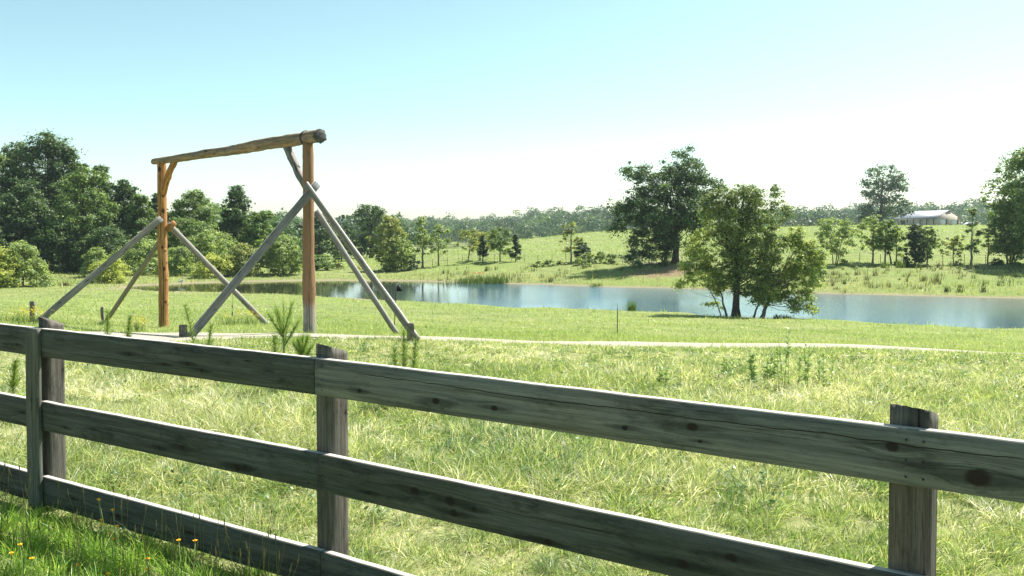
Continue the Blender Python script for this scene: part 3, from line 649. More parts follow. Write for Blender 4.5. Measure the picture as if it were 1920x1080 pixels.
def build_tree(name, label, cat, group, base, trunks, lobes, n, leaf, col, seed, bark=None, limbs=40, clus=None, rc=None, tr=.2, vary=.22):
    rng = np.random.default_rng(seed); root = empty(name, base, label, cat, group)
    mb = MB(); Cc = crown(mb, lobes, n, leaf, col, rng, clus, rc, vary); mb.build('crown', M_LEAF, root)
    tb = MB()
    for tp_, r_ in trunks:                   # polyline of world points
        tp_ = np.array(tp_, float); m_ = len(tp_)
        t0 = np.linspace(0, 1, m_); ti = np.linspace(0, 1, 12); P = np.stack([np.interp(ti, t0, tp_[:, k]) for k in range(3)], 1)
        P[1:-1, :2] += rng.normal(0, r_ * .25, (10, 2)); R = r_ * (1 - ti * .82) * (1 + .55 * np.exp(-ti * 22))
        tube(tb, P, R, 9, wob=.06, seed=seed)
    allP = [np.array(t[0], float) for t in trunks]
    if limbs:
        pick = rng.choice(len(Cc), min(limbs, len(Cc)), replace=False)
        for c in Cc[pick]:
            tr_i = int(np.argmin([np.min(np.linalg.norm(a[:, :2] - c[:2], axis=1)) for a in allP])); a = allP[tr_i]; r_ = trunks[tr_i][1]
            z0, z1 = a[0][2], a[-1][2]; zz = z0 + (c[2] - z0) * rng.uniform(.45, .8); zz = min(max(zz, z0 + (z1 - z0) * .22), z1)
            o_ = np.sort(a[:, 2]); s_ = np.array([np.interp(zz, a[:, 2], a[:, 0]), np.interp(zz, a[:, 2], a[:, 1]), zz])
            mid = (s_ + c) / 2 + np.array([0, 0, -.08 * np.linalg.norm(c - s_)]) + rng.normal(0, .04, 3) * np.linalg.norm(c - s_)
            rr = r_ * .22 * (1 - (zz - z0) / max(z1 - z0, .1) * .6)
            tube(tb, [s_, (s_ + mid) / 2 + rng.normal(0, .02, 3), mid, (mid + c) / 2, c], [rr, rr * .8, rr * .6, rr * .4, rr * .15], 5, cap=False)
    tb.build('trunk', bark or M_BARK, root, smooth=True)
    return root

def plobes(L, Y, rng, dj=.35):
    """lobes read off the photograph (px, py, rx, ry) made solid round depth Y"""
    out = []
    for a, b, rx, ry in L:
        yy = Y + rng.uniform(-1, 1) * dj * rx * Y / F * 1.5; p = px2w(a, b, yy)
        out.append((p[0], p[1], p[2], rx * Y / F, max(rx, ry) * Y / F * .95, ry * Y / F))
    return out

def simple_tree(name, label, cat, px, Y, top, wpx, colname, style='dome', bottom=.12, group=None, seed=0, dens=1., leaf=None, bark=None, stems=1, limbs=None, trunkpx=None, vary=.22, nlobe=None):
    rng = np.random.default_rng(seed * 7 + 13); base = at(px, Y, -.12); base[2] = float(ter(base[0], base[1])) - .1
    ztop = px2w(px, top, Y)[2]; h = ztop - base[2]; w = wpx * 1.1 * Y / F; zb = base[2] + h * bottom; hc = ztop - zb; R = w / 2
    nl = nlobe or {'dome': 24, 'round': 18, 'cone': 16, 'column': 16, 'bush': 18, 'open': 11}[style]; L = []; wpx *= 1.12
    for k in range(nl):
        t = (k + .5) / nl * .86 + .07
        if style == 'dome': e = (1 - t ** 2.4) ** .6 * (.78 + .22 * min(1, t / .3))
        elif style == 'round': e = max(.25, 1 - (2 * t - 1) ** 2) ** .5
        elif style == 'cone': e = (1 - t) ** .85 * min(1, .55 + t * 3)
        elif style == 'column': e = .85 * (1 - t ** 4)
        elif style == 'bush': e = (1 - t ** 2) ** .5
        else: e = .9 * max(.3, 1 - (2 * t - .9) ** 2) ** .5
        lr = R * {'dome': .40, 'round': .42, 'cone': .36, 'column': .5, 'bush': .42, 'open': .34}[style] * rng.uniform(.8, 1.2) * (.55 + .45 * e)
        a = k * 2.4 + rng.uniform(-.4, .4); rad_ = max(0, R * e - lr * .7) * rng.uniform(.6, 1.15)
        t = min(.97, max(.03, t + rng.uniform(-.05, .05))); vz = min(lr * rng.uniform(.75, 1.), hc * .3)
        L.append((base[0] + math.cos(a) * rad_, base[1] + math.sin(a) * rad_, min(zb + hc * t, ztop - vz), lr, lr, vz))
    L.append((base[0] + rng.uniform(-.1, .1) * R, base[1], ztop - R * .3, R * .34 * (1 if style != 'cone' else .4), R * .34, R * .3))
    area = w * hc * .8; leaf = leaf or max(.10, Y / F * (4.2 if w * h > 60 else 2.9)); n = int(area * 7.5 * dens / (leaf * leaf * .31)); n = int(min(max(n, 250), 32000))
    trunks = []
    for k in range(stems):
        off = (0, 0) if stems == 1 else (rng.uniform(-1, 1) * R * .1, rng.uniform(-1, 1) * R * .1)
        to = (0, 0) if stems == 1 else (off[0] * 5, off[1] * 4)
        r0 = max(.035, h * .021) / (stems ** .5)
        trunks.append(([base + [off[0], off[1], -.1], base + [off[0] + to[0] * .3, off[1] + to[1] * .3, h * .4], base + [off[0] + to[0], off[1] + to[1], h * .9]], r0))
    return build_tree(name, label, cat, group, base, trunks, L, n, leaf, GRN[colname], seed, bark, limbs if limbs is not None else int(min(36, 8 + n / 250)), vary=vary)

# the great oak on the far bank
rg = np.random.default_rng(77)
OL = [(1278, 306, 36, 27), (1297, 325, 34, 30), (1254, 322, 26, 22), (1200, 325, 26, 20), (1184, 316, 15, 12), (1225, 345, 34, 26), (1312, 352, 30, 32), (1270, 365, 42, 32), (1345, 345, 20, 12), (1160, 385, 24, 15), (1178, 402, 28, 22), (1215, 395, 38, 28),
      (1165, 425, 22, 11), (1262, 415, 40, 32), (1315, 405, 36, 36), (1198, 446, 28, 18), (1235, 448, 36, 26), (1196, 476, 20, 13), (1226, 480, 32, 12), (1285, 450, 26, 22)]
ob = at(1267, 100, -.2); otop = px2w(1280, 320, 100); OL = [(a, b, c_ * 1.15, d * 1.15) for a, b, c_, d in OL] + [(1240, 385, 70, 60), (1290, 375, 40, 60), (1218, 470, 40, 18)]
build_tree('oak_tree', 'largest round oak with dark green crown on far bank of pond', 'tree', None, ob, [([ob, px2w(1268, 420, 100), otop], .42)], plobes(OL, 100, rg), 62000, .25, GRN['dark'], 301, limbs=60, clus=560, rc=1.0)
# leafy tree standing on the near shore
NL = [(a, b, c_ * 1.08, d * 1.08) for a, b, c_, d in [(1352, 372, 27, 24), (1392, 362, 30, 22), (1420, 372, 25, 28), (1457, 360, 13, 15), (1410, 345, 8, 8), (1462, 392, 18, 22), (1330, 400, 18, 22), (1372, 405, 38, 30), (1425, 410, 42, 34), (1370, 445, 34, 34), (1415, 455, 44, 42), (1452, 455, 26, 34), (1385, 490, 30, 32), (1420, 500, 38, 36), (1385, 528, 24, 22), (1440, 505, 28, 34), (1400, 545, 36, 18), (1360, 515, 24, 24), (1440, 535, 30, 24), (1330, 380, 16, 20)]]
nb = at(1382, 56.5, -.15)
build_tree('shore_tree', 'dense dark tree with straight trunk on the near grassy shore', 'tree', 'trees on near shore', nb, [([nb, px2w(1381, 520, 56.5), px2w(1388, 430, 56.5), px2w(1395, 370, 56.5)], .27)], plobes(NL, 56.5, rg), 50000, .145, (.17, .235, .10), 302, limbs=60, clus=560, rc=.50, vary=.3, bark=M_BARK)
WL_ = [(1312, 445, 20, 18), (1332, 432, 14, 14), (1298, 470, 22, 18), (1322, 480, 26, 20), (1290, 500, 20, 15), (1318, 515, 30, 20), (1288, 532, 20, 14), (1340, 535, 26, 18), (1345, 570, 22, 8), (1358, 500, 20, 24)]
wb = at(1364, 57.3, -.1); w2 = at(1355, 57.6, -.1)
build_tree('slender_tree', 'slender leaning tree with airy yellow green leaves left of dense shore tree', 'tree', 'trees on near shore', wb, [([wb, px2w(1350, 545, 57.3), px2w(1322, 470, 57.3)], .09), ([w2, px2w(1340, 560, 57.6), px2w(1305, 500, 57.6)], .055)], plobes(WL_, 57.3, rg), 12500, .14, (.27, .34, .11), 303, limbs=46, clus=230, rc=.42, vary=.3, bark=M_BARK_PALE)
EL = [(1492, 445, 18, 20), (1512, 462, 18, 20), (1530, 480, 16, 22), (1505, 492, 28, 24), (1485, 515, 26, 26), (1518, 525, 20, 26), (1500, 556, 26, 20), (1470, 545, 24, 24), (1445, 545, 20, 24), (1520, 578, 12, 10), (1490, 578, 14, 8), (1425, 560, 14, 18)]
eb = at(1428, 56, -.1); e2 = at(1412, 56.4, -.1)
build_tree('willow_tree', 'bushy light green willow with forked stems right of dense shore tree', 'tree', 'trees on near shore', eb, [([eb, px2w(1446, 545, 56), px2w(1490, 470, 56)], .13), ([e2, px2w(1430, 550, 56.4), px2w(1462, 500, 56.4)], .07)], plobes(EL, 56, rg), 21000, .135, (.25, .33, .10), 304, limbs=60, clus=330, rc=.42, vary=.3, bark=M_BARK_PALE)
# round tree on the skyline by the barn
BL = [(1655, 320, 30, 14), (1680, 332, 20, 13), (1628, 340, 20, 13), (1655, 345, 35, 16), (1688, 350, 18, 12), (1632, 362, 18, 9), (1660, 372, 28, 12), (1695, 378, 16, 13), (1630, 392, 18, 12), (1668, 394, 28, 12), (1700, 395, 12, 9), (1640, 405, 20, 8), (1616, 410, 9, 5)]
bb = at(1652, 240, -.3)
build_tree('skyline_oak', 'round crowned oak alone on the skyline left of the barn', 'tree', None, bb, [([bb, px2w(1652, 380, 240), px2w(1656, 330, 240)], .62)], plobes(BL, 240, rg), 9500, .55, GRN['blue'], 305, limbs=40, clus=170, rc=1.9)
DL = [(692, 393, 26, 13), (712, 398, 16, 13), (675, 402, 13, 10), (695, 412, 28, 14), (700, 440, 30, 20), (680, 450, 20, 18), (716, 455, 16, 18), (690, 468, 22, 10)]
db = at(696, 170, -.2)
build_tree('dark_oak', 'dark flat topped oak standing beyond the pond right of the gateway', 'tree', None, db, [([db, px2w(696, 440, 170), px2w(694, 400, 170)], .40)], plobes(DL, 170, rg), 9000, .40, GRN['dark'], 306, limbs=30, clus=150, rc=1.2)

G1 = 'tall trees of the wood left of the pond'
ST = [
 ('forest_tree', 'broad tree cut by the left edge of the picture', 'tree', -20, 118, 278, 150, 'mid', 'dome', .03, G1),
 ('forest_tree', 'tallest forest tree with a rounded top at far left', 'tree', 90, 121, 247, 150, 'dark', 'dome', .03, G1),
 ('forest_tree', 'full dark crown filling the skyline left of the tallest forest tree', 'tree', 38, 123, 268, 120, 'dark', 'dome', .03, G1, 1.3),
 ('forest_tree', 'dark shoulder crown just right of the tallest forest tree', 'tree', 132, 122, 272, 96, 'dark', 'dome', .03, G1, 1.3),
 ('forest_tree', 'lighter green bushy crown in front of the tallest forest tree', 'tree', 158, 112, 313, 120, 'mid', 'dome', .03, G1),
 ('forest_tree', 'dark tree standing behind the left foot of the tallest forest tree', 'tree', 45, 113, 335, 120, 'dark', 'dome', .02, G1),
 ('forest_tree', 'narrow pointed tree peeping up right of the tallest forest tree', 'tree', 190, 126, 306, 62, 'dark', 'column', .05, G1),
 ('forest_tree', 'dark mid height tree sloping down toward the honey log post', 'tree', 232, 117, 334, 90, 'dark', 'dome', .03, G1),
 ('forest_tree', 'low dark crown filling the wood edge below the lighter bushy crown', 'tree', 118, 109, 410, 120, 'dark', 'dome', .0, G1),
 ('forest_tree', 'smaller rounded tree just left of the honey log post', 'tree', 266, 115, 362, 66, 'mid', 'dome', .03, G1),
 ('forest_tree', 'tree crown crossed by the honey log post', 'tree', 296, 122, 362, 60, 'dark', 'dome', .05, G1),
 ('forest_tree', 'broad soft green tree inside the gateway at left', 'tree', 362, 126, 352, 105, 'mid', 'dome', .03, G1),
 ('forest_tree', 'round green tree between the honey post and the dark upright tree', 'tree', 350, 116, 408, 85, 'mid', 'round', .03, G1),
 ('forest_tree', 'dark upright tree with square crown in the middle of the gateway', 'tree', 446, 121, 349, 78, 'dark', 'column', .03, G1),
 ('forest_tree', 'rounded green tree just right of the dark upright tree', 'tree', 490, 119, 392, 80, 'mid', 'dome', .03, G1),
 ('forest_tree', 'pale leafy tree low inside the gateway', 'tree', 398, 110, 430, 82, 'light', 'round', .03, G1),
 ('forest_tree', 'dark low tree in the wood behind the left shrub', 'tree', -40, 108, 400, 130, 'dark', 'dome', .0, G1),
 ('forest_tree', 'dark tree base closing the wood behind the bright round bush', 'tree', 200, 108, 425, 100, 'dark', 'dome', .0, G1),
]
G2 = 'shrubs along the pond edge at left'
ST += [
 ('pond_shrub', 'pale green shrub on the left edge of the mown field', 'shrub', 42, 84, 452, 80, 'light', 'bush', .0, G2),
 ('pond_shrub', 'yellowish shrub at the very left edge of the picture', 'shrub', -2, 82, 462, 70, 'yellow', 'bush', .0, G2),
 ('pond_shrub', 'bright yellow green rounded bush left of the brown stained brace', 'shrub', 200, 91, 482, 75, 'yellow', 'bush', .0, G2),
 ('pond_shrub', 'light green upright bush behind the bright yellow green bush', 'shrub', 180, 99, 464, 52, 'light', 'bush', .0, G2),
 ('pond_shrub', 'wide grey green willow scrub behind the honey log post', 'shrub', 275, 104, 448, 110, 'light', 'bush', .0, G2),
 ('pond_shrub', 'grey green scrub just inside the gateway', 'shrub', 338, 101, 462, 60, 'light', 'bush', .0, G2),
 ('pond_shrub', 'bright rounded bush at the water edge inside the gateway', 'shrub', 408, 99.5, 474, 88, 'yellow', 'bush', .0, G2),
 ('pond_shrub', 'loose olive shrub right of the bright waterside bush', 'shrub', 456, 101, 457, 70, 'olive', 'bush', .0, G2),
 ('pond_shrub', 'neat rounded tree at the water edge left of the brown post', 'tree', 531, 103, 441, 78, 'light', 'round', .0, G2),
 ('pond_shrub', 'low green bush just right of the brown post', 'shrub', 598, 112, 477, 60, 'mid', 'bush', .0, G2),
 ('pond_shrub', 'tiny round bush on the grass right of the brown post', 'shrub', 634, 116, 492, 26, 'olive', 'bush', .0, G2),
]
G3 = 'dark trees far beyond the gateway'
ST += [
 ('far_tree', 'dark far tree crossed by the grey brace left of brown post', 'tree', 556, 150, 415, 60, 'blue', 'dome', .03, G3),
 ('far_tree', 'dark far tree directly behind the brown post', 'tree', 598, 158, 400, 70, 'dark', 'dome', .03, G3),
 ('far_tree', 'pale green far tree between the two right hand braces', 'tree', 640, 150, 432, 40, 'mid', 'dome', .03, G3),
 ('far_tree', 'dark low far tree left of the flat topped oak', 'tree', 655, 190, 420, 60, 'dark', 'dome', .0, G3),
]
G4 = 'young trees along the wire fence in the middle'
ST += [
 ('young_tree', 'largest young tree of the middle row, yellowish and bushy', 'tree', 731, 113, 404, 58, 'olive', 'dome', .12, G4, 1.),
 ('young_tree', 'shorter bushy young tree hugging the largest one on its right', 'tree', 752, 112, 440, 50, 'light', 'round', .10, G4, .8),
 ('cedar_bush', 'low dark round cedar at the foot of the middle row', 'shrub', 769, 112.5, 476, 32, 'cedar', 'round', .05, G4, 1.2),
 ('young_tree', 'tall thin young tree with a wispy tip in the middle row', 'tree', 792, 115, 404, 34, 'light', 'column', .30, G4, .55),
 ('young_tree', 'airy young tree right of the wispy tipped one', 'tree', 822, 117, 421, 46, 'light', 'open', .33, G4, .55),
 ('young_tree', 'see through pale young tree with two bare stems', 'tree', 874, 119, 430, 44, 'olive', 'open', .42, G4, .35),
 ('young_tree', 'pale brownish young tree behind the pointed dark cedar', 'tree', 900, 123, 427, 52, 'olive', 'round', .35, G4, .6),
 ('cedar_tree', 'small pointed dark cedar with two feet in the middle row', 'tree', 905, 117, 440, 26, 'cedar', 'cone', .22, G4, 1.2),
 ('young_tree', 'round headed young tree on one straight stem', 'tree', 938, 117, 424, 44, 'mid', 'round', .33, G4, .75),
 ('cedar_tree', 'tallest narrow dark cedar at the right end of the middle row', 'tree', 967, 115, 438, 27, 'cedar', 'cone', .10, G4, 1.3),
 ('young_tree', 'lone thin airy tree beside the dark round cedar', 'tree', 1071, 109, 411, 40, 'olive', 'open', .22, G4, .4),
 ('cedar_tree', 'dark round cedar on the hillside left of the great oak', 'tree', 1093, 109.5, 455, 42, 'cedar', 'round', .12, G4, 1.2),
]
G5 = 'trees along the fence on the right bank'
ST += [
 ('bank_tree', 'many stemmed pale tree at the left end of the right bank row', 'tree', 1565, 94, 406, 60, 'light', 'round', .28, G5, .7),
 ('bank_tree', 'slim young tree with one dark stem below the skyline oak', 'tree', 1637, 94.5, 402, 48, 'light', 'round', .30, G5, .55),
 ('bank_tree', 'denser young tree directly below the trunk of the skyline oak', 'tree', 1660, 93.5, 410, 44, 'mid', 'round', .28, G5, .8),
 ('bank_tree', 'smaller leaning young tree left of the dark bushy tree', 'tree', 1681, 94, 424, 36, 'light', 'round', .34, G5, .6),
 ('bank_tree', 'dark bushy tree branching from the ground in front of the barn', 'tree', 1716, 93, 418, 44, 'cedar', 'column', .02, G5, 1.),
 ('bank_tree', 'green bush leaning right beside the dark bushy tree', 'tree', 1739, 93.5, 424, 40, 'mid', 'round', .25, G5, .9),
 ('bank_tree', 'pale see through young tree with umbrella crown', 'tree', 1788, 94, 440, 44, 'olive', 'open', .35, G5, .55),
 ('bank_tree', 'very thin tall sapling rising in front of the white vehicle', 'tree', 1822, 93.5, 390, 26, 'mid', 'open', .18, G5, .45),
 ('bank_tree', 'faint thin pale sapling left of the tall right edge tree', 'tree', 1853, 94, 418, 32, 'olive', 'open', .25, G5, .3),
 ('bank_tree', 'leafy lower tree with forked stems near the right edge', 'tree', 1893, 92.5, 380, 60, 'mid', 'dome', .20, G5, 1.),
 ('bank_tree', 'tallest tree of the right bank cut by the picture edge', 'tree', 1940, 91.5, 268, 128, 'mid', 'round', .10, G5, 1.5),
]
for k, s_ in enumerate(ST):
    name, lab, cat, px, Y, top, w, cn, sty, bot, grp = s_[:11]; dens = s_[11] if len(s_) > 11 else 1.4
    if grp in (G4, G5) and cn != 'cedar': w *= 1.22; bot *= .85
    stems = 3 if 'stemmed' in lab or 'forked' in lab or 'two bare' in lab else 1
    simple_tree(name, lab, cat, px, Y, top, w, cn, sty, bot, grp, 400 + k, dens, stems=stems, bark=M_BARK if cn in ('dark', 'cedar') else M_BARK_PALE if Y < 120 and dens < 1 else M_BARK)

G6 = 'low bushes along the fence line'
BS = [(1012, 108, 489, 22, 'light', 'small light bush left end of hillside bush row'), (1030, 108, 487, 26, 'light', 'second small bush from the left in hillside bush row'), (1050, 107.5, 490, 22, 'olive', 'low olive bush below the lone thin tree'),
      (1088, 106, 480, 24, 'light', 'leafy bush at the foot of the dark round cedar'), (1108, 106, 473, 28, 'light', 'bright upright bush just right of the dark round cedar'), (1127, 106, 471, 26, 'light', 'bright tall bush in the middle of the thicket left of oak'),
      (1145, 105, 475, 22, 'mid', 'rightmost bush of the thicket beside the metal panels'), (1100, 103, 492, 20, 'light', 'small bush on the slope below the thicket'),
      (1585, 93, 486, 18, 'olive', 'small bush right of the many stemmed pale tree'), (1685, 92, 486, 16, 'cedar', 'dark little bush left of dark bushy tree'), (1703, 92, 484, 20, 'cedar', 'dark low bush hugging the dark bushy tree'),
      (1797, 92.5, 484, 18, 'olive', 'small bush right of the umbrella crown stem'), (1873, 92, 484, 30, 'cedar', 'low dark bush left of the forked stem tree'), (1903, 91.5, 488, 26, 'mid', 'low bush at the foot of forked stem tree'),
      (725, 111, 497, 26, 'mid', 'low bush at the foot of the largest young tree'), (668, 116, 497, 18, 'olive', 'small bush on grass below the flat topped oak'), (1197, 97.5, 489, 20, 'mid', 'small bush by the metal panels under the oak'),
      (1245, 97.5, 486, 30, 'dark', 'dark bush beside the great oak trunk'), (1536, 84, 492, 28, 'mid', 'bush on the bank behind the willow')]
for k, (px, Y, top, w, cn, lab) in enumerate(BS):
    simple_tree('low_bush', lab, 'bush', px, Y, top, w, cn, 'bush', 0., G6, 700 + k, 1., stems=3, limbs=5)

# ------------------------------------------------------------------ distant woods (one mass)
rd = np.random.default_rng(90); mb = MB()
def wood_mass(u0, u1, y0, y1, n, hh, cols, leafm, per):
    u = rd.uniform(u0, u1, n); Y = np.exp(rd.uniform(math.log(y0), math.log(y1), n)); X = (u - 960) / F * Y; z = ter(X, Y)
    h = np.clip(np.exp(rd.normal(-.08, .26, n)), .5, 1.6) * hh * (1 + .22 * np.sin(X * .013 + 1) * np.sin(X * .031)); r = np.minimum(h, hh) * rd.uniform(.3, .6, n)
    idx = np.repeat(np.arange(n), per); d = unit(rd.normal(0, 1, (n * per, 3))); d[:, 2] = np.abs(d[:, 2]) * 1.1 - .25; d = unit(d)
    lump = 1 + .22 * np.sin(d[:, 0] * 6 + idx) * np.sin(d[:, 1] * 5 + idx * 2.) + .12 * np.sin(d[:, 2] * 9 + idx * 3.)
    Cn = np.stack([X, Y, z + h - r * .85], 1)[idx]
    P = Cn + d * (r[idx] * lump * rd.uniform(.82, 1.05, n * per))[:, None] * np.array([1, 1, .95])
    N = unit(d + rd.normal(0, .45, (n * per, 3)))
    ct = np.array(cols)[rd.integers(0, len(cols), n)][idx] * np.exp(rd.normal(0, .16, (n * per, 1))) * np.exp(rd.normal(0, .18, (n, 1)))[idx]
    leaves(mb, P, N, r[idx] * leafm * rd.uniform(.6, 1.3, n * per), ct, rd, .8)
CW = [(.06, .10, .05), (.085, .135, .055), (.055, .095, .055), (.05, .09, .045), (.075, .115, .05)]
wood_mass(-300, 2250, 640, 900, 1700, 11, CW, .26, 130)
wood_mass(520, 1330, 430, 660, 1000, 9.5, CW + [(.13, .18, .08)], .24, 160)
wood_mass(-300, 780, 300, 420, 200, 10.0, CW, .34, 130)
wood_mass(1420, 2250, 430, 640, 420, 11, CW, .28, 130)
wood_mass(-350, 290, 128, 165, 64, 8.5, [GRN['dark'], (.035, .06, .025)], .13, 900)
wood_mass(290, 560, 132, 165, 38, 7, [GRN['dark'], GRN['mid']], .15, 800)
tag(mb.build('distant_wood', M_LEAF), 'blue green wooded hills along the horizon', 'woods', kind='stuff')

# ------------------------------------------------------------------ barn, vehicle, far fences
def barn():
    Yc = 292; c0 = at(1754, Yc); gz = c0[2] - .1
    g_ = unit(np.array([.93, .37])); l_ = np.array([-g_[1], g_[0]]); WG, LL, EH, RH = 12.2, 18., 2.9, 5.6
    root = empty('barn', [c0[0], c0[1], gz], 'long low beige barn with pale metal roof on the skyline', 'barn')
    M_W = plain('beige_siding', (.50, .42, .37), .7, .3, .8, .08); M_W2 = plain('beige_siding_long', (.55, .50, .42), .7, .3, .8, .1)
    M_R = plain('metal_roof', (.20, .21, .25), .6, .4, .5, .07); M_D = plain('barn_door_white', (.72, .70, .70), .6); M_DK = plain('dark_opening', (.03, .03, .03), .9)
    P0 = np.array([c0[0], c0[1]])
    def W(a, b, z): p = P0 + g_ * a + l_ * b; return [p[0], p[1], gz + z]
    mb = MB()
    for b_, flip in ((0, 0), (LL, 1)):
        V = [W(0, b_, -.3), W(WG, b_, -.3), W(WG, b_, EH), W(WG / 2, b_, RH), W(0, b_, EH)]
        V += [W(0, b_ + .15, -.3), W(WG, b_ + .15, -.3), W(WG, b_ + .15, EH), W(WG / 2, b_ + .15, RH), W(0, b_ + .15, EH)]
        mb = MB(); mb.add(V, [(0, 1, 2, 3, 4), (9, 8, 7, 6, 5)]); mb.more([(0, 5, 6, 1), (1, 6, 7, 2), (2, 7, 8, 3), (3, 8, 9, 4), (4, 9, 5, 0)])
        mb.build('gable_wall', M_W, root)
    mb = MB(); box(mb, W(WG - .1, LL / 2, EH / 2 - .15), v3(l_, 0), v3(g_, 0), (0, 0, 1), LL - .4, .15, EH + .2); mb.build('long_wall', M_W2, root)
    mb = MB(); box(mb, W(.1, LL * .5, EH / 2 - .15), v3(l_, 0), v3(g_, 0), (0, 0, 1), LL - .4, .15, EH + .2); mb.build('long_wall', M_W2, root)
    mb = MB()
    for sgn in (0, 1):
        e_in = WG / 2; e_out = -.9 if sgn == 0 else WG + .9; zo = EH - .9 * (RH - EH) / (WG / 2)
        V = [W(e_out, -.5, zo + .1), W(e_out, LL + .5, zo + .1), W(e_in, LL + .5, RH + .1), W(e_in, -.5, RH + .1)]
        V += [[x, y, z + .14] for x, y, z in V]
        mb.add(V, [(0, 1, 2, 3), (7, 6, 5, 4), (0, 4, 5, 1), (1, 5, 6, 2), (2, 6, 7, 3), (3, 7, 4, 0)])
    roof = mb.build('roof', M_R, root)
    for a in (3.4, 9.2):
        mb = MB(); box(mb, W(a, -.04, 1.15), v3(g_, 0), v3(l_, 0), (0, 0, 1), 2.4, .08, 2.3); mb.build('door', M_D, root)
    for a in (5.4, 11.):
        mb = MB(); box(mb, W(a, -.04, 1.2), v3(g_, 0), v3(l_, 0), (0, 0, 1), .5, .06, 2.4); mb.build('window', M_DK, root)
    for b_ in (3., 6.5, 10.5, 14.5):
        mb = MB(); box(mb, W(-.0, b_, 1.2), v3(l_, 0), v3(g_, 0), (0, 0, 1), 2.0, .1, 2.2); mb.build('opening', M_DK if b_ > 13 else M_W, root)
    for b_ in np.linspace(.3, LL - .3, 7):
        mb = MB(); box(mb, W(-.75, b_, EH / 2 - .1), (1, 0, 0), (0, 1, 0), (0, 0, 1), .22, .22, EH)
        mb.build('porch_post', M_DK, root)
barn()
def car():
    c = at(1819, 300); c[2] -= .02; root = empty('parked_car', c, 'white car parked on the skyline to the right of barn', 'car')
    pr = [(-2.3, .35), (-2.35, .8), (-2.1, 1.0), (-1.7, 1.05), (-1.1, 1.55), (.6, 1.6), (1.2, 1.1), (2.1, .95), (2.3, .7), (2.3, .35)]
    mb = MB(); K = len(pr); V = [[c[0] + x, c[1] - .85, c[2] + z] for x, z in pr] + [[c[0] + x, c[1] + .85, c[2] + z] for x, z in pr]
    mb.add(V, [tuple(range(K)), tuple(range(2 * K - 1, K - 1, -1))]); mb.more([(k, k + K, (k + 1) % K + K, (k + 1) % K) for k in range(K)])
    mb.build('body', plain('white_paint', (.78, .78, .8), .3, .5, 1, .03), root)
    mb = MB(); V = [[c[0] + x, c[1] - .87, c[2] + z] for x, z in ((-1.5, 1.08), (-1.05, 1.48), (.55, 1.5), (1.0, 1.1))]; V += [[x, y + .02, z] for x, y, z in V]
    mb.add(V, [(0, 1, 2, 3), (7, 6, 5, 4), (0, 4, 5, 1), (1, 5, 6, 2), (2, 6, 7, 3), (3, 7, 4, 0)]); mb.build('window', M_IRON, root)
    for x in (-1.45, 1.45):
        for y in (-.8, .8):
            mb = MB(); tube(mb, [[c[0] + x, c[1] + y - .1, c[2] + .33], [c[0] + x, c[1] + y + .1, c[2] + .33]], [.33, .33], 16); mb.build('wheel', M_IRON, root)
car()
M_FP = plain('fence_post_wood', (.09, .08, .07), .9, .2, 10, .4); M_WIRE = plain('fence_wire', (.14, .13, .12), .6, .4)
def far_fence(name, label, pts, spacing, h, rails, rr, pr, seed, mat=M_FP):
    r = np.random.default_rng(seed); pts = np.array([at(a, b)[:2] for a, b in pts]); seg = np.linalg.norm(np.diff(pts, axis=0), axis=1); cum = np.concatenate([[0], np.cumsum(seg)])
    s_ = np.arange(0, cum[-1], spacing); X = np.interp(s_, cum, pts[:, 0]); Y = np.interp(s_, cum, pts[:, 1]); Z = ter(X, Y)
    root = empty(name, [X[0], Y[0], Z[0]], label, 'fence')
    for x, y, z in list(zip(X, Y, Z))[:99]:
        mb = MB(); tube(mb, [[x, y, z - .3], [x + r.normal(0, .04), y, z + h * r.uniform(.92, 1.06)]], [pr, pr * .9], 6); mb.build('post', mat, root)
    for k in range(rails):
        zz = h * (.93 - k * .8 / max(1, rails)); mb = MB(); tube(mb, np.stack([X, Y, Z + zz], 1), [rr] * len(X), 4); mb.build('wire' if rr < .02 else 'rail', M_WIRE if rr < .02 else mat, root)
far_fence('wire_fence', 'thin wire fence with slim posts along the middle row of young trees', [(715, 113), (790, 115.5), (860, 119.5), (960, 116.5), (1060, 109.5), (1148, 106)], 2.6, 1.15, 3, .008, .035, 1)
far_fence('wire_fence', 'thin wire fence with slim posts along the right bank trees', [(1500, 95), (1600, 95.2), (1740, 94.8), (1960, 93.4)], 2.4, 1.15, 3, .008, .035, 2)
far_fence('corral_fence', 'dark tall corral fence on the skyline left of the skyline oak', [(1485, 268), (1560, 266), (1640, 262), (1700, 262)], 2.1, 2.1, 4, .045, .11, 3)
far_fence('panel_fence', 'grey metal panel fence beside the great oak on far bank', [(1150, 105), (1190, 103.5), (1240, 102.5), (1292, 102.5)], 1.3, 1.25, 5, .022, .035, 4, plain('galvanised', (.25, .25, .25), .5, .5))
M_SN = plain('dead_wood', (.10, .085, .07), .9)
g = at(1672, 93); sn = empty('leaning_post', g, 'dark leaning broken post among the young bank trees', 'post'); mb = MB(); tube(mb, [g - [0, 0, .2], g + [-.12, 0, .7], g + [-.28, 0, 1.3]], [.13, .1, .08], 8, wob=.1); mb.build('stump', M_SN, sn)
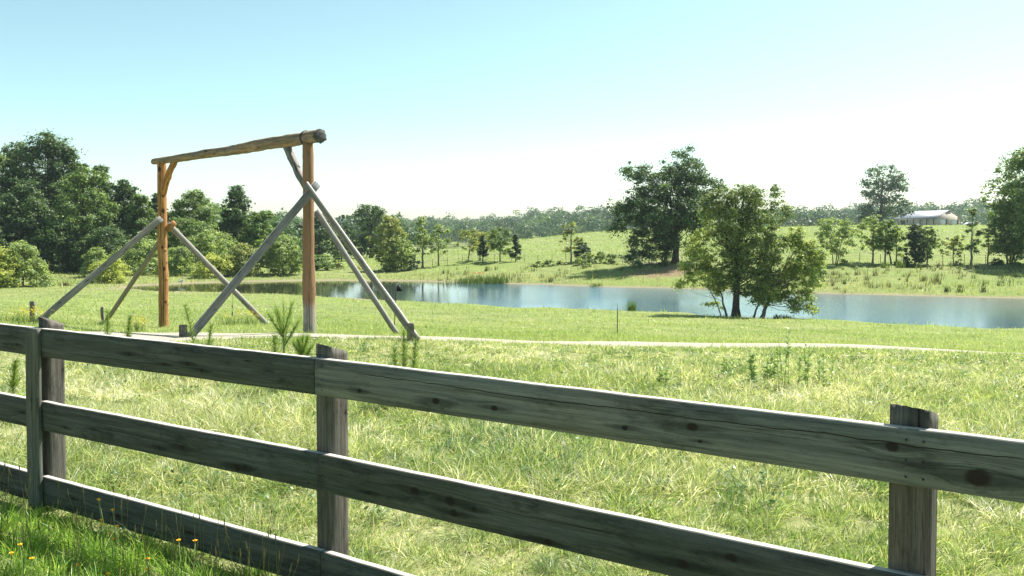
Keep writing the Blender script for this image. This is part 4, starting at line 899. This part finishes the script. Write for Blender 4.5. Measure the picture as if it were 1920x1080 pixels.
# white egret on the left shore
M_WH = plain('white_feathers', (.8, .8, .78), .7); c = at(339, 90.2); c[2] = max(c[2], WL)
bird = empty('white_egret', c, 'white long legged bird standing at the pond edge by honey post', 'bird')
mb = MB(); tube(mb, [c + [-.34, 0, .36], c + [-.2, 0, .40], c + [0, 0, .47], c + [.15, 0, .52], c + [.22, 0, .62], c + [.2, 0, .75], c + [.24, 0, .86], c + [.3, 0, .88], c + [.36, 0, .865]], [.02, .08, .13, .1, .045, .035, .04, .05, .02], 10); mb.build('body', M_WH, bird, smooth=True)
mb = MB(); tube(mb, [c + [.35, 0, .87], c + [.52, 0, .84]], [.016, .004], 6); mb.build('beak', plain('beak', (.5, .35, .05), .5), bird)
for dx in (-.03, .05):
    mb = MB(); tube(mb, [c + [dx, 0, -.1], c + [dx + .02, 0, .2], c + [dx, 0, .40]], [.012, .014, .02], 6); mb.build('leg', M_IRON, bird)

# ------------------------------------------------------------------ grass
def field(n, y0, y1, u0=-330, u1=2250, pw=1.):
    """even spread over the ground between depths y0 and y1 of the seen wedge (more where pw<2)"""
    Y = (rg.random(n) * (y1 ** pw - y0 ** pw) + y0 ** pw) ** (1 / pw); u = rg.uniform(u0, u1, n); X = (u - 960) / F * Y
    return X, Y
def fbm(X, Y, s):
    return (np.sin(X * s + 1.7 * np.sin(Y * s * .8)) + np.sin(Y * s * 1.3 + 1.9 * np.sin(X * s * .7 + 2)) + .6 * np.sin((X + Y) * s * 2.3 + 1)) / 2.6
PAL = np.array([(.18, .275, .085), (.31, .395, .135), (.44, .48, .20), (.59, .575, .36), (.80, .77, .65), (.08, .155, .07)])
def clumps(mb, nc, y0, y1, per, hmul, wmul, pw=1.3, u0=-330, u1=2250, flat=.5, green=0., cond=None, tin=(1, 1, 1)):
    X, Y = field(nc, y0, y1, u0, u1, pw)
    if cond is not None: k = cond(X, Y); X, Y = X[k], Y[k]; nc = len(X)
    kt = rg.normal(0, 1, nc)
    dry = fbm(X, Y, .7) * .5 + fbm(X + 9, Y, 2.1) * .35 + rg.normal(0, .5, nc) - green
    ch = hmul * np.minimum(np.exp(rg.normal(0, .24, nc)) * (1 + .3 * fbm(X, Y, 1.6)), 1.35); lean = unit(rg.normal(0, 1, (nc, 2)) + np.array([.2, -.2])); cr = .05 + .06 * rg.random(nc)
    idx = np.repeat(np.arange(nc), per); n = len(idx)
    a = rg.uniform(0, 2 * math.pi, n); rr = rg.random(n) ** .6 * cr[idx] * (1 + Y[idx] * .05)
    bx = X[idx] + np.cos(a) * rr; by = Y[idx] + np.sin(a) * rr
    keep = np.abs(by - track_y(bx / by * F + 960)) > track_w(bx / by * F + 960) * rg.uniform(.75, 1.05, n)
    keep |= rg.random(n) < .012
    B = np.stack([bx, by, ter(bx, by) - .004], 1)
    out = np.stack([np.cos(a), np.sin(a)], 1) * .6 + lean[idx] * .5
    fl = flat * rg.random(n) ** 1.2
    D = unit(np.column_stack([out * (.25 + fl * 1.5)[:, None] + rg.normal(0, .22, (n, 2)), np.ones(n) * (1.05 - .45 * fl)]))
    dr = np.column_stack([out * (.25 + .75 * fl)[:, None] * rg.uniform(.3, 1.1, n)[:, None], -(.2 + .65 * fl) * rg.uniform(.3, 1.1, n)])
    L = ch[idx] * rg.uniform(.5, 1.25, n); W = (.0055 + .005 * rg.random(n)) * wmul * (1 + B[:, 1] * .02)
    pos = np.clip(1.7 + dry[idx] * 1.5 + rg.normal(0, 1.0, n), 0, 3.999); i0 = pos.astype(int); f = (pos - i0)[:, None]
    col = PAL[np.minimum(i0, 4)] * (1 - f) + PAL[np.minimum(i0 + 1, 4)] * f
    dk = (kt[idx] > 1.05); col[dk] = PAL[5] * .6 + col[dk] * .4
    col *= np.exp(rg.normal(0, .2, (n, 1))) * np.array(tin)
    k = keep
    strips(mb, B[k], D[k], L[k], W[k], dr[k], col[k], 3, rg)
FMB = MB()
rg = np.random.default_rng(21)
fl_ = lambda x: np.interp(x, [-3.5, -3.03, -.985, 1.245, 1.6], [5.45, 5.165, 3.975, 2.555, 2.3])
clumps(FMB, 2000, 2.0, 5.3, 60, .115, .6, 2., flat=.45, green=.35, tin=(1.0, 1.2, .6), cond=lambda x, y: y < fl_(x) - .02)
clumps(FMB, 2200, 2.3, 6.2, 64, .11, .6, 2., flat=.7, green=.35, cond=lambda x, y: y > fl_(x) + .02)
clumps(FMB, 2600, 5.6, 8.4, 60, .165, .8, 1.6, flat=1.1)
clumps(FMB, 2900, 7.8, 11.2, 50, .135, .85, 1.4, flat=1.0)
clumps(FMB, 2700, 10.8, 14.4, 34, .08, 1.1, 1.3, flat=.8)
clumps(FMB, 90, 6.0, 7.7, 46, .17, 1.15, 1.6, u0=820, u1=1120, flat=1.1, green=1.0, tin=(.75, .85, 1.1))
clumps(FMB, 70, 5.2, 7.4, 50, .15, 1.1, 1.6, u0=1150, u1=1700, flat=.8, green=.8)
clumps(FMB, 110, 4.6, 9.0, 60, .17, 1.0, 1.6, flat=1.15, green=-1.6)
clumps(FMB, 420, 15.5, 62, 16, .12, 1.6, 1.1, flat=.5)
# dry seed stalks, low broad weeds and dark hollows mixed through the rough grass
X, Y = field(1500, 4.6, 13.2, pw=1.5); k = Y > np.interp(X, [-6, 1.6], [6.9, 2.3]) + .15; X, Y = X[k], Y[k]; n = len(X)
dry_ = np.array([.62, .55, .36]) * np.exp(rg.normal(0, .25, (n, 1))); hh = rg.uniform(.16, .36, n) * np.where(Y > 11, .55, 1)
Bs = np.stack([X, Y, ter(X, Y)], 1); Ds = unit(np.column_stack([rg.normal(0, .35, (n, 2)), np.ones(n)]))
strips(FMB, Bs, Ds, hh, np.full(n, .0035) * (1 + Y * .05), np.column_stack([rg.normal(0, .25, (n, 2)), -.08 * np.ones(n)]), dry_, 2, rg)
nw = 260; X, Y = field(nw, 5.0, 13., pw=1.5); idx = np.repeat(np.arange(nw), 34); n = len(idx); a = rg.uniform(0, 6.28, n); rr = rg.random(n) * .13
bx = X[idx] + np.cos(a) * rr; by = Y[idx] + np.sin(a) * rr; k = by > np.interp(bx, [-6, 1.6], [6.9, 2.3]) + .1; bz = ter(bx, by) + rg.uniform(.01, .12, n)
Pw = np.stack([bx, by, bz], 1)[k]; n = len(Pw); Nw = unit(np.array([0, 0, 1.]) + rg.normal(0, .5, (n, 3)))
leaves(FMB, Pw, Nw, rg.uniform(.022, .05, n), np.array([.12, .21, .07]) * np.exp(rg.normal(0, .25, (n, 1))), rg, .5)
tag(FMB.build('rough_grass', M_GRASS), 'tangled rough green and straw coloured grass behind the board fence', 'grass', kind='stuff')
# short sward: single blades
SMB = MB()
def sward(mb, n, y0, y1, h, w, pw=1.0, pal=None, cond=None, u0=-330, u1=2250, spread=.5):
    X, Y = field(n, y0, y1, u0, u1, pw); z = ter(X, Y); k = z > WL + .06
    k &= ~(np.abs(Y - track_y(X / Y * F + 960)) < track_w(X / Y * F + 960) * rg.uniform(.8, 1.02, n))
    if cond is not None: k &= cond(X, Y, z)
    X, Y, z = X[k], Y[k], z[k]; n = len(X); t = fbm(X, Y, .25) * .5 + fbm(X, Y, 1.1) * .35 + rg.normal(0, .5, n)
    pos = np.clip(1.35 + t, 0, 3.4); i0 = pos.astype(int); f = (pos - i0)[:, None]; col = (PAL[i0] * (1 - f) + PAL[np.minimum(i0 + 1, 4)] * f) * (1. if pal is None else np.array(pal)) * np.exp(rg.normal(0, .12, (n, 1)))
    D = unit(np.column_stack([rg.normal(0, spread, (n, 2)), np.ones(n)]))
    L = h * np.exp(rg.normal(0, .35, n)) * (1 + .5 * np.clip(fbm(X, Y, .9), 0, 1))
    strips(mb, np.stack([X, Y, z - .01], 1), D, L, w * rg.uniform(.6, 1.3, n) * (Y / y0) ** .5, rg.normal(0, .25, (n, 3)), col, 1, rg)
sward(SMB, 100000, 13.6, 22, .055, .012, 1.2)
sward(SMB, 120000, 20, 42, .06, .02, 1.1)
sward(SMB, 60000, 40, 86, .085, .04, 1.0)
tag(SMB.build('field_grass', M_GRASS), 'short mown grass of the field between track and pond', 'grass', kind='stuff')
BMB = MB()
farbank = lambda X, Y, z: (z > WL + .05) & (Y > np.interp(X / Y * F + 960, [250, 300, 450, 600, 960, 1265, 1600, 1920, 2600], [84, 91, 96, 99, 92, 85, 77, 72, 68]))
sward(BMB, 60000, 66, 125, .13, .06, 1.0, cond=farbank)
rim = lambda X, Y, z: farbank(X, Y, z) & (z < WL + .75)
sward(BMB, 26000, 66, 104, .30, .06, 1.0, pal=(1.0, .85, .9), cond=rim, spread=.25)
rimn = lambda X, Y, z: (z < WL + .5) & (Y < np.interp(X / Y * F + 960, [250, 300, 450, 600, 960, 1265, 1600, 1920, 2600], [84, 86, 86, 86, 75, 68, 62, 58, 55]))
sward(BMB, 16000, 44, 86, .17, .04, 1.0, cond=rimn, spread=.3)
sward(BMB, 50000, 120, 290, .22, .14, 1.0, u0=600)
tag(BMB.build('bank_grass', M_GRASS), 'pasture grass and weeds of the far bank and hillside', 'grass', kind='stuff')

# ------------------------------------------------------------------ plants one can tell apart
def plant(name, label, cat, group, base, fn):
    root = empty(name, base, label, cat, group); fn(root, np.array(base, float)); return root
def feathery(h, lean=0., dens=260, width=.10, col=(.13, .20, .045), seed=1, wid=.004):
    def f(root, b):
        r = np.random.default_rng(seed); tb = MB(); mb = MB()
        t = np.linspace(0, 1, 9); P = b + np.stack([lean * h * t ** 1.5, 0 * t, h * t], 1); tube(tb, P, .011 * (1 - .8 * t), 6); tb.build('stem', M_STEM, root)
        tt = r.uniform(.12, 1, dens); Bp = b + np.stack([lean * h * tt ** 1.5, 0 * tt, h * tt], 1); a = r.uniform(0, 6.28, dens)
        D = unit(np.stack([np.cos(a), np.sin(a), r.uniform(.5, 1.5, dens)], 1)); L = width * (1.25 - .75 * tt) * r.uniform(.6, 1.4, dens)
        strips(mb, Bp, D, L, np.full(dens, wid), r.normal(0, .15, (dens, 3)), np.array(col) * np.exp(r.normal(0, .15, (dens, 1))), 2, r); mb.build('foliage', M_GRASS, root)
    return f
def pine(h, seed=1):
    def f(root, b):
        r = np.random.default_rng(seed); tb = MB(); mb = MB(); tube(tb, [b - [0, 0, .05], b + [0, 0, h * .5], b + [0, 0, h * .78]], [.016, .012, .008], 7)
        shoots = [(b + [0, 0, h * .45], b + [0, 0, h * .97])]
        for k in range(6):
            a = k * 1.05 + .3; s_ = b + [0, 0, h * (.50 + .03 * k)]; e_ = s_ + np.array([math.cos(a) * .15, math.sin(a) * .12, .26 + .03 * (k % 3)]) * h / .95
            shoots.append((s_, e_)); tube(tb, [s_, e_], [.007, .004], 5)
        tb.build('stem', M_STEM, root)
        for s_, e_ in shoots:
            n = 190; t = r.uniform(0, 1, n)[:, None]; Bp = s_ * (1 - t) + e_ * t; D = unit(unit(e_ - s_) * 1.5 + r.normal(0, .42, (n, 3)))
            strips(mb, Bp, D, r.uniform(.07, .15, n), np.full(n, .0042), r.normal(0, .1, (n, 3)), np.array([.21, .31, .08]) * np.exp(r.normal(0, .18, (n, 1))), 2, r)
        mb.build('needles', M_GRASS, root)
    return f
def leafy(h, nst, spread, col=(.30, .40, .17), seed=1, leaf=.095, per=26):
    def f(root, b):
        r = np.random.default_rng(seed); tb = MB(); mb = MB()
        for k in range(nst):
            o = np.array([r.uniform(-1, 1) * spread, r.uniform(-1, 1) * spread * .6, 0]); hh = h * r.uniform(.6, 1.05); ln = r.uniform(-.1, .1)
            tube(tb, [b + o - [0, 0, .05], b + o + [ln * hh, 0, hh]], [.003, .0015], 5); t = r.uniform(.1, 1, per)
            P = b + o + np.stack([ln * hh * t, 0 * t, hh * t], 1); a = r.uniform(0, 6.28, per); D = np.stack([np.cos(a), np.sin(a), r.uniform(.3, 1.3, per)], 1); D = unit(D)
            strips(mb, P, D, leaf * r.uniform(.6, 1.3, per) * (1.2 - .6 * t), np.full(per, leaf * .26), np.tile([0, 0, -.25], (per, 1)), np.array(col) * np.exp(r.normal(0, .18, (per, 1))), 2, r)
        tb.build('stem', M_STEM, root); mb.build('leaves', M_GRASS, root)
    return f
def reeds(h, n, spread, col=(.13, .19, .04), seed=1, flower=None, w=.02):
    def f(root, b):
        r = np.random.default_rng(seed); mb = MB(); o = r.normal(0, .5, (n, 2)) * spread; B_ = np.column_stack([b[0] + o[:, 0], b[1] + o[:, 1] * .6, np.zeros(n)]); B_[:, 2] = np.maximum(ter(B_[:, 0], B_[:, 1]), WL - .1) - .03
        L = h * r.uniform(.6, 1.1, n); D = unit(np.column_stack([r.normal(0, .12, (n, 2)), np.ones(n)]))
        strips(mb, B_, D, L, np.full(n, w), np.column_stack([r.normal(0, .12, (n, 2)), -.05 * np.ones(n)]), np.array(col) * np.exp(r.normal(0, .18, (n, 1))), 3, r); mb.build('blades', M_GRASS, root)
        if flower:
            fb = MB(); m_ = flower; k = r.choice(n, min(n, m_), replace=False); P = (B_ + D * L[:, None])[k]; P = np.repeat(P, 8, 0) + r.normal(0, .045, (len(k) * 8, 3))
            leaves(fb, P, unit(r.normal(0, 1, P.shape)), np.full(len(P), .035), np.tile([.62, .50, .04], (len(P), 1)) * np.exp(r.normal(0, .12, (len(P), 1))), r); fb.build('flowers', M_GRASS, root)
    return f
GP = 'weeds and seedlings standing above the grass'
plant('pine_seedling', 'spiky pine seedling with long upright needles between gate posts', 'seedling', None, at(531, 9.2), pine(1.04, 3))
plant('pine_seedling', 'short low pine seedling right of the tall spiky one', 'seedling', None, at(566, 9.4), pine(.62, 6))
for px, Y, h, lean, lab in ((368, 10.5, .88, -.18, 'feathery tall weed leaning left beside the grey brace foot'), (385, 10.2, .66, .1, 'short feathery weed right of leaning feathery weed'), (757, 8.2, .82, .0, 'feathery green weed directly behind the middle of top rail'),
    (770, 8.3, .72, .08, 'shorter feathery weed beside the one behind the top rail'), (200, 12.4, .66, 0, 'feathery weed below the brown stained brace'), (236, 12.5, .57, .1, 'feathery weed in front of the gravel right of brown brace'), (744, 8.3, .64, -.05, 'smallest feathery weed behind the top rail'), (518, 9.3, .64, -.05, 'feathery weed at the foot of the pine seedling'), (20, 9.0, .4, .1, 'feathery weed behind the top rail at far left')):
    plant('feathery_weed', lab, 'weed', GP, at(px, Y), feathery(h, lean, 420, .12, (.17, .25, .05), seed=int(px), wid=.006))
for px, Y, h, nst, sp, lab in ((1415, 9.6, .50, 5, .10, 'left clump of tall leafy weeds in rough grass'), (1455, 9.9, .42, 4, .10, 'middle clump of leafy weeds in the rough grass'), (1478, 9.4, .72, 3, .06, 'tallest leafy weed reaching up to the gravel track'), (1507, 9.5, .56, 4, .08, 'right clump of leafy weeds beside the tallest one'), (1550, 9.8, .40, 3, .08, 'thin leafy weed right of the tall weed clumps'),
    (1245, 9.6, .22, 3, .05, 'small lone dark leafy weed above the top rail'), (30, 7.6, .40, 9, .25, 'leafy green weed patch behind the fence at far left'), (1372, 9.9, .30, 3, .1, 'short thin weed left of the tall weed clumps')):
    plant('leafy_weed', lab, 'weed', GP, at(px, Y), leafy(h, nst, sp, seed=int(px)))
for px, Y, h, n, sp, fl_, w, lab, col in (
    (48, 18.4, .38, 90, .45, 26, .012, 'yellow topped goldenrod at the foot of the far left brace', (.13, .2, .04)), (15, 19, .30, 70, .4, 0, .012, 'green weed clump at the left edge before the field', (.12, .18, .04)),
    (452, 22.4, .42, 170, .75, 30, .014, 'yellow flowered green clump inside the gateway', (.10, .17, .035)), (255, 17.8, .36, 50, .16, 12, .012, 'small yellow flowered weed left of the honey post', (.11, .17, .04)),
    (1186, 60.5, 1.05, 60, .34, 0, .07, 'upright green reeds on near shore right of metal post', (.12, .2, .035)), (905, 93.6, 1.0, 420, 3.4, 0, .07, 'long bed of green reeds at the far shore', (.09, .14, .035)), (880, 93.5, .8, 160, 1.8, 0, .07, 'short reed bed at left end of the long one', (.10, .15, .04)),
    (932, 92.6, 1.0, 180, 1.5, 0, .07, 'reed bed at right end of the long one', (.09, .14, .035)), (699, 71.5, .8, 50, .7, 0, .06, 'bright green reeds standing in water behind the white brace', (.16, .22, .05)), (1118, 87.4, .5, 60, .8, 0, .06, 'thin reeds at the far shore left of the oak shadow', (.12, .17, .04)),
    (1031, 92, .8, 30, .4, 0, .07, 'brownish weed tuft on the slope above the reeds', (.12, .11, .05)), (911, 104, .9, 30, .3, 0, .07, 'tall weed tuft on the slope above the red soil', (.13, .16, .05)),
    (1475, 55.3, .4, 60, .5, 0, .05, 'dark reeds at the foot of the willow', (.06, .10, .03)), (1458, 55.6, .45, 50, .35, 0, .05, 'dark reeds between the willow stems', (.06, .10, .03)), (1777, 75.6, .75, 30, .3, 0, .06, 'dark weed tuft at the far right shore', (.08, .1, .035)), (1802, 75.2, .75, 30, .3, 0, .06, 'dark weed tuft right of the first shore tuft', (.08, .1, .035)), (1845, 74.8, .75, 40, .35, 0, .06, 'dark weed tuft farthest right at the far shore', (.08, .1, .035)),
    (120, 86, .55, 60, .6, 0, .06, 'brown dark tuft on the grass left of the bright bush', (.06, .055, .03)), (1660, 90, .95, 50, .6, 0, .06, 'pale green tall weeds below the denser young tree', (.14, .2, .05)), (1690, 90.5, 1.1, 60, .6, 0, .06, 'pale green tall weeds left below the dark bushy tree', (.14, .2, .05))):
    plant('reed_clump' if 'reed' in lab else 'weed_clump', lab, 'reeds' if 'reed' in lab else 'weed', 'reed and weed clumps', at(px, Y), reeds(h, n, sp, col, int(px) + 1, fl_, w))
# scattered upright weeds on the far banks: one countless mass
wm = MB(); rw = np.random.default_rng(8)
for k in range(230):
    u = rw.uniform(820, 1260) if k % 3 == 0 else rw.uniform(1530, 1990); Y = rw.uniform(97, 108) if u < 1260 else rw.uniform(77, 92.5)
    if u < 1260 and rw.random() < .4: Y = rw.uniform(92, 99)
    x = (u - 960) / F * Y; n = rw.integers(6, 18); sp = rw.uniform(.08, .35); o = rw.normal(0, sp, (n, 2)); bx = x + o[:, 0]; by = Y + o[:, 1] * .5; h = rw.uniform(.3, .95)
    z = ter(bx, by); c_ = np.array([(.12, .17, .045), (.09, .11, .035), (.16, .17, .07), (.10, .085, .045)][rw.integers(0, 4)])
    k2 = z > WL + .05
    strips(wm, np.column_stack([bx, by, z - .03])[k2], unit(np.column_stack([rw.normal(0, .15, (n, 2)), np.ones(n)]))[k2], (h * rw.uniform(.5, 1.1, n))[k2], np.full(n, .06)[k2], rw.normal(0, .1, (n, 3))[k2], (c_ * np.exp(rw.normal(0, .15, (n, 1))))[k2], 2, rw)
tag(wm.build('bank_weeds', M_GRASS), 'scattered upright weeds over both far banks', 'weeds', kind='stuff')

# yellow flowers and seed stems in front of the fence at lower left
M_PET = plain('orange_petals', (.80, .42, .02), .6, .3, 30, .15)
def flower_at(px, py, Y, k):
    top = px2w(px, py, Y); b = np.array([top[0] + .02, top[1], float(ter(top[0], top[1]))]); r = np.random.default_rng(k)
    root = empty('yellow_wildflower', b, 'small orange yellow wildflower in the shaded grass at lower left', 'flower', 'wildflowers in front of the fence')
    mb = MB(); tube(mb, [b, (b + top) / 2 + r.normal(0, .01, 3), top], [.0022, .002, .0016], 5); mb.build('stem', M_STEM, root)
    mb = MB(); tube(mb, [top - [0, 0, .004], top + [0, 0, .006], top + [0, 0, .010]], [.004, .006, .002], 8)
    for a in np.linspace(0, 2 * math.pi, 7)[:-1]:
        d = np.array([math.cos(a), math.sin(a), .5]); s_ = np.array([-math.sin(a), math.cos(a), 0]) * .005
        c1 = top + d * .007; e = top + d * .0135
        mb.add([top + s_ * .3, c1 + s_, e, c1 - s_, top - s_ * .3], [(0, 1, 2, 3, 4)])
    mb.build('petals', M_PET, root)
fl_px = [(38, 1022, 4.0), (185, 937, 4.55), (190, 976, 4.45), (211, 957, 4.5), (220, 987, 4.45), (212, 1012, 4.3), (186, 939, 4.6), (335, 1014, 3.95), (366, 1015, 3.9), (277, 1049, 3.9), (60, 1048, 3.9), (22, 1038, 4.05), (205, 1002, 4.35), (277, 1068, 3.8), (202, 1077, 3.9), (190, 984, 4.4), (145, 1060, 4.0)]
for k, (a, b, y) in enumerate(fl_px): flower_at(a, b, y, k)
sm = MB(); rs = np.random.default_rng(4)
for k in range(120):
    px = rs.uniform(-60, 520); Yb = np.interp(px, [-60, 600], [5.2, 3.6]) - rs.uniform(.1, .9); x = (px - 960) / F * Yb; b = np.array([x, Yb, float(ter(x, Yb))]); h = rs.uniform(.22, .5); ln = rs.normal(0, .12, 2) * h
    P = [b, b + [ln[0] * .3, ln[1] * .3, h * .5], b + [ln[0], ln[1], h]]; tube(sm, P, [.0016, .0013, .001], 4, cap=False, col=(.17, .18, .07))
    tube(sm, [P[2] - [0, 0, .0], P[2] + [0, 0, .012], P[2] + [ln[0] * .05, 0, .04]], [.001, .0032, .001], 5, cap=False, col=(.20, .17, .09))
sm.V = sm.V; tag(sm.build('seed_stems', M_GRASS), 'thin seeding grass stems in front of the lowest rail', 'grass stems', kind='stuff')

# ------------------------------------------------------------------ haze
hz = MB(); box(hz, (0, 1050, 40), (1, 0, 0), (0, 1, 0), (0, 0, 1), 3600, 2200, 110)
m = NT('haze_air'); vol = m.n('ShaderNodeVolumePrincipled'); vol.inputs['Color'].default_value = (.72, .86, .95, 1); vol.inputs['Density'].default_value = .00016; vol.inputs['Anisotropy'].default_value = .2
m.l(vol.outputs[0], m.out.inputs['Volume'])
HAZE = True
if HAZE: tag(hz.build('haze', m.m), 'thin summer haze over the fields', 'haze', kind='stuff')
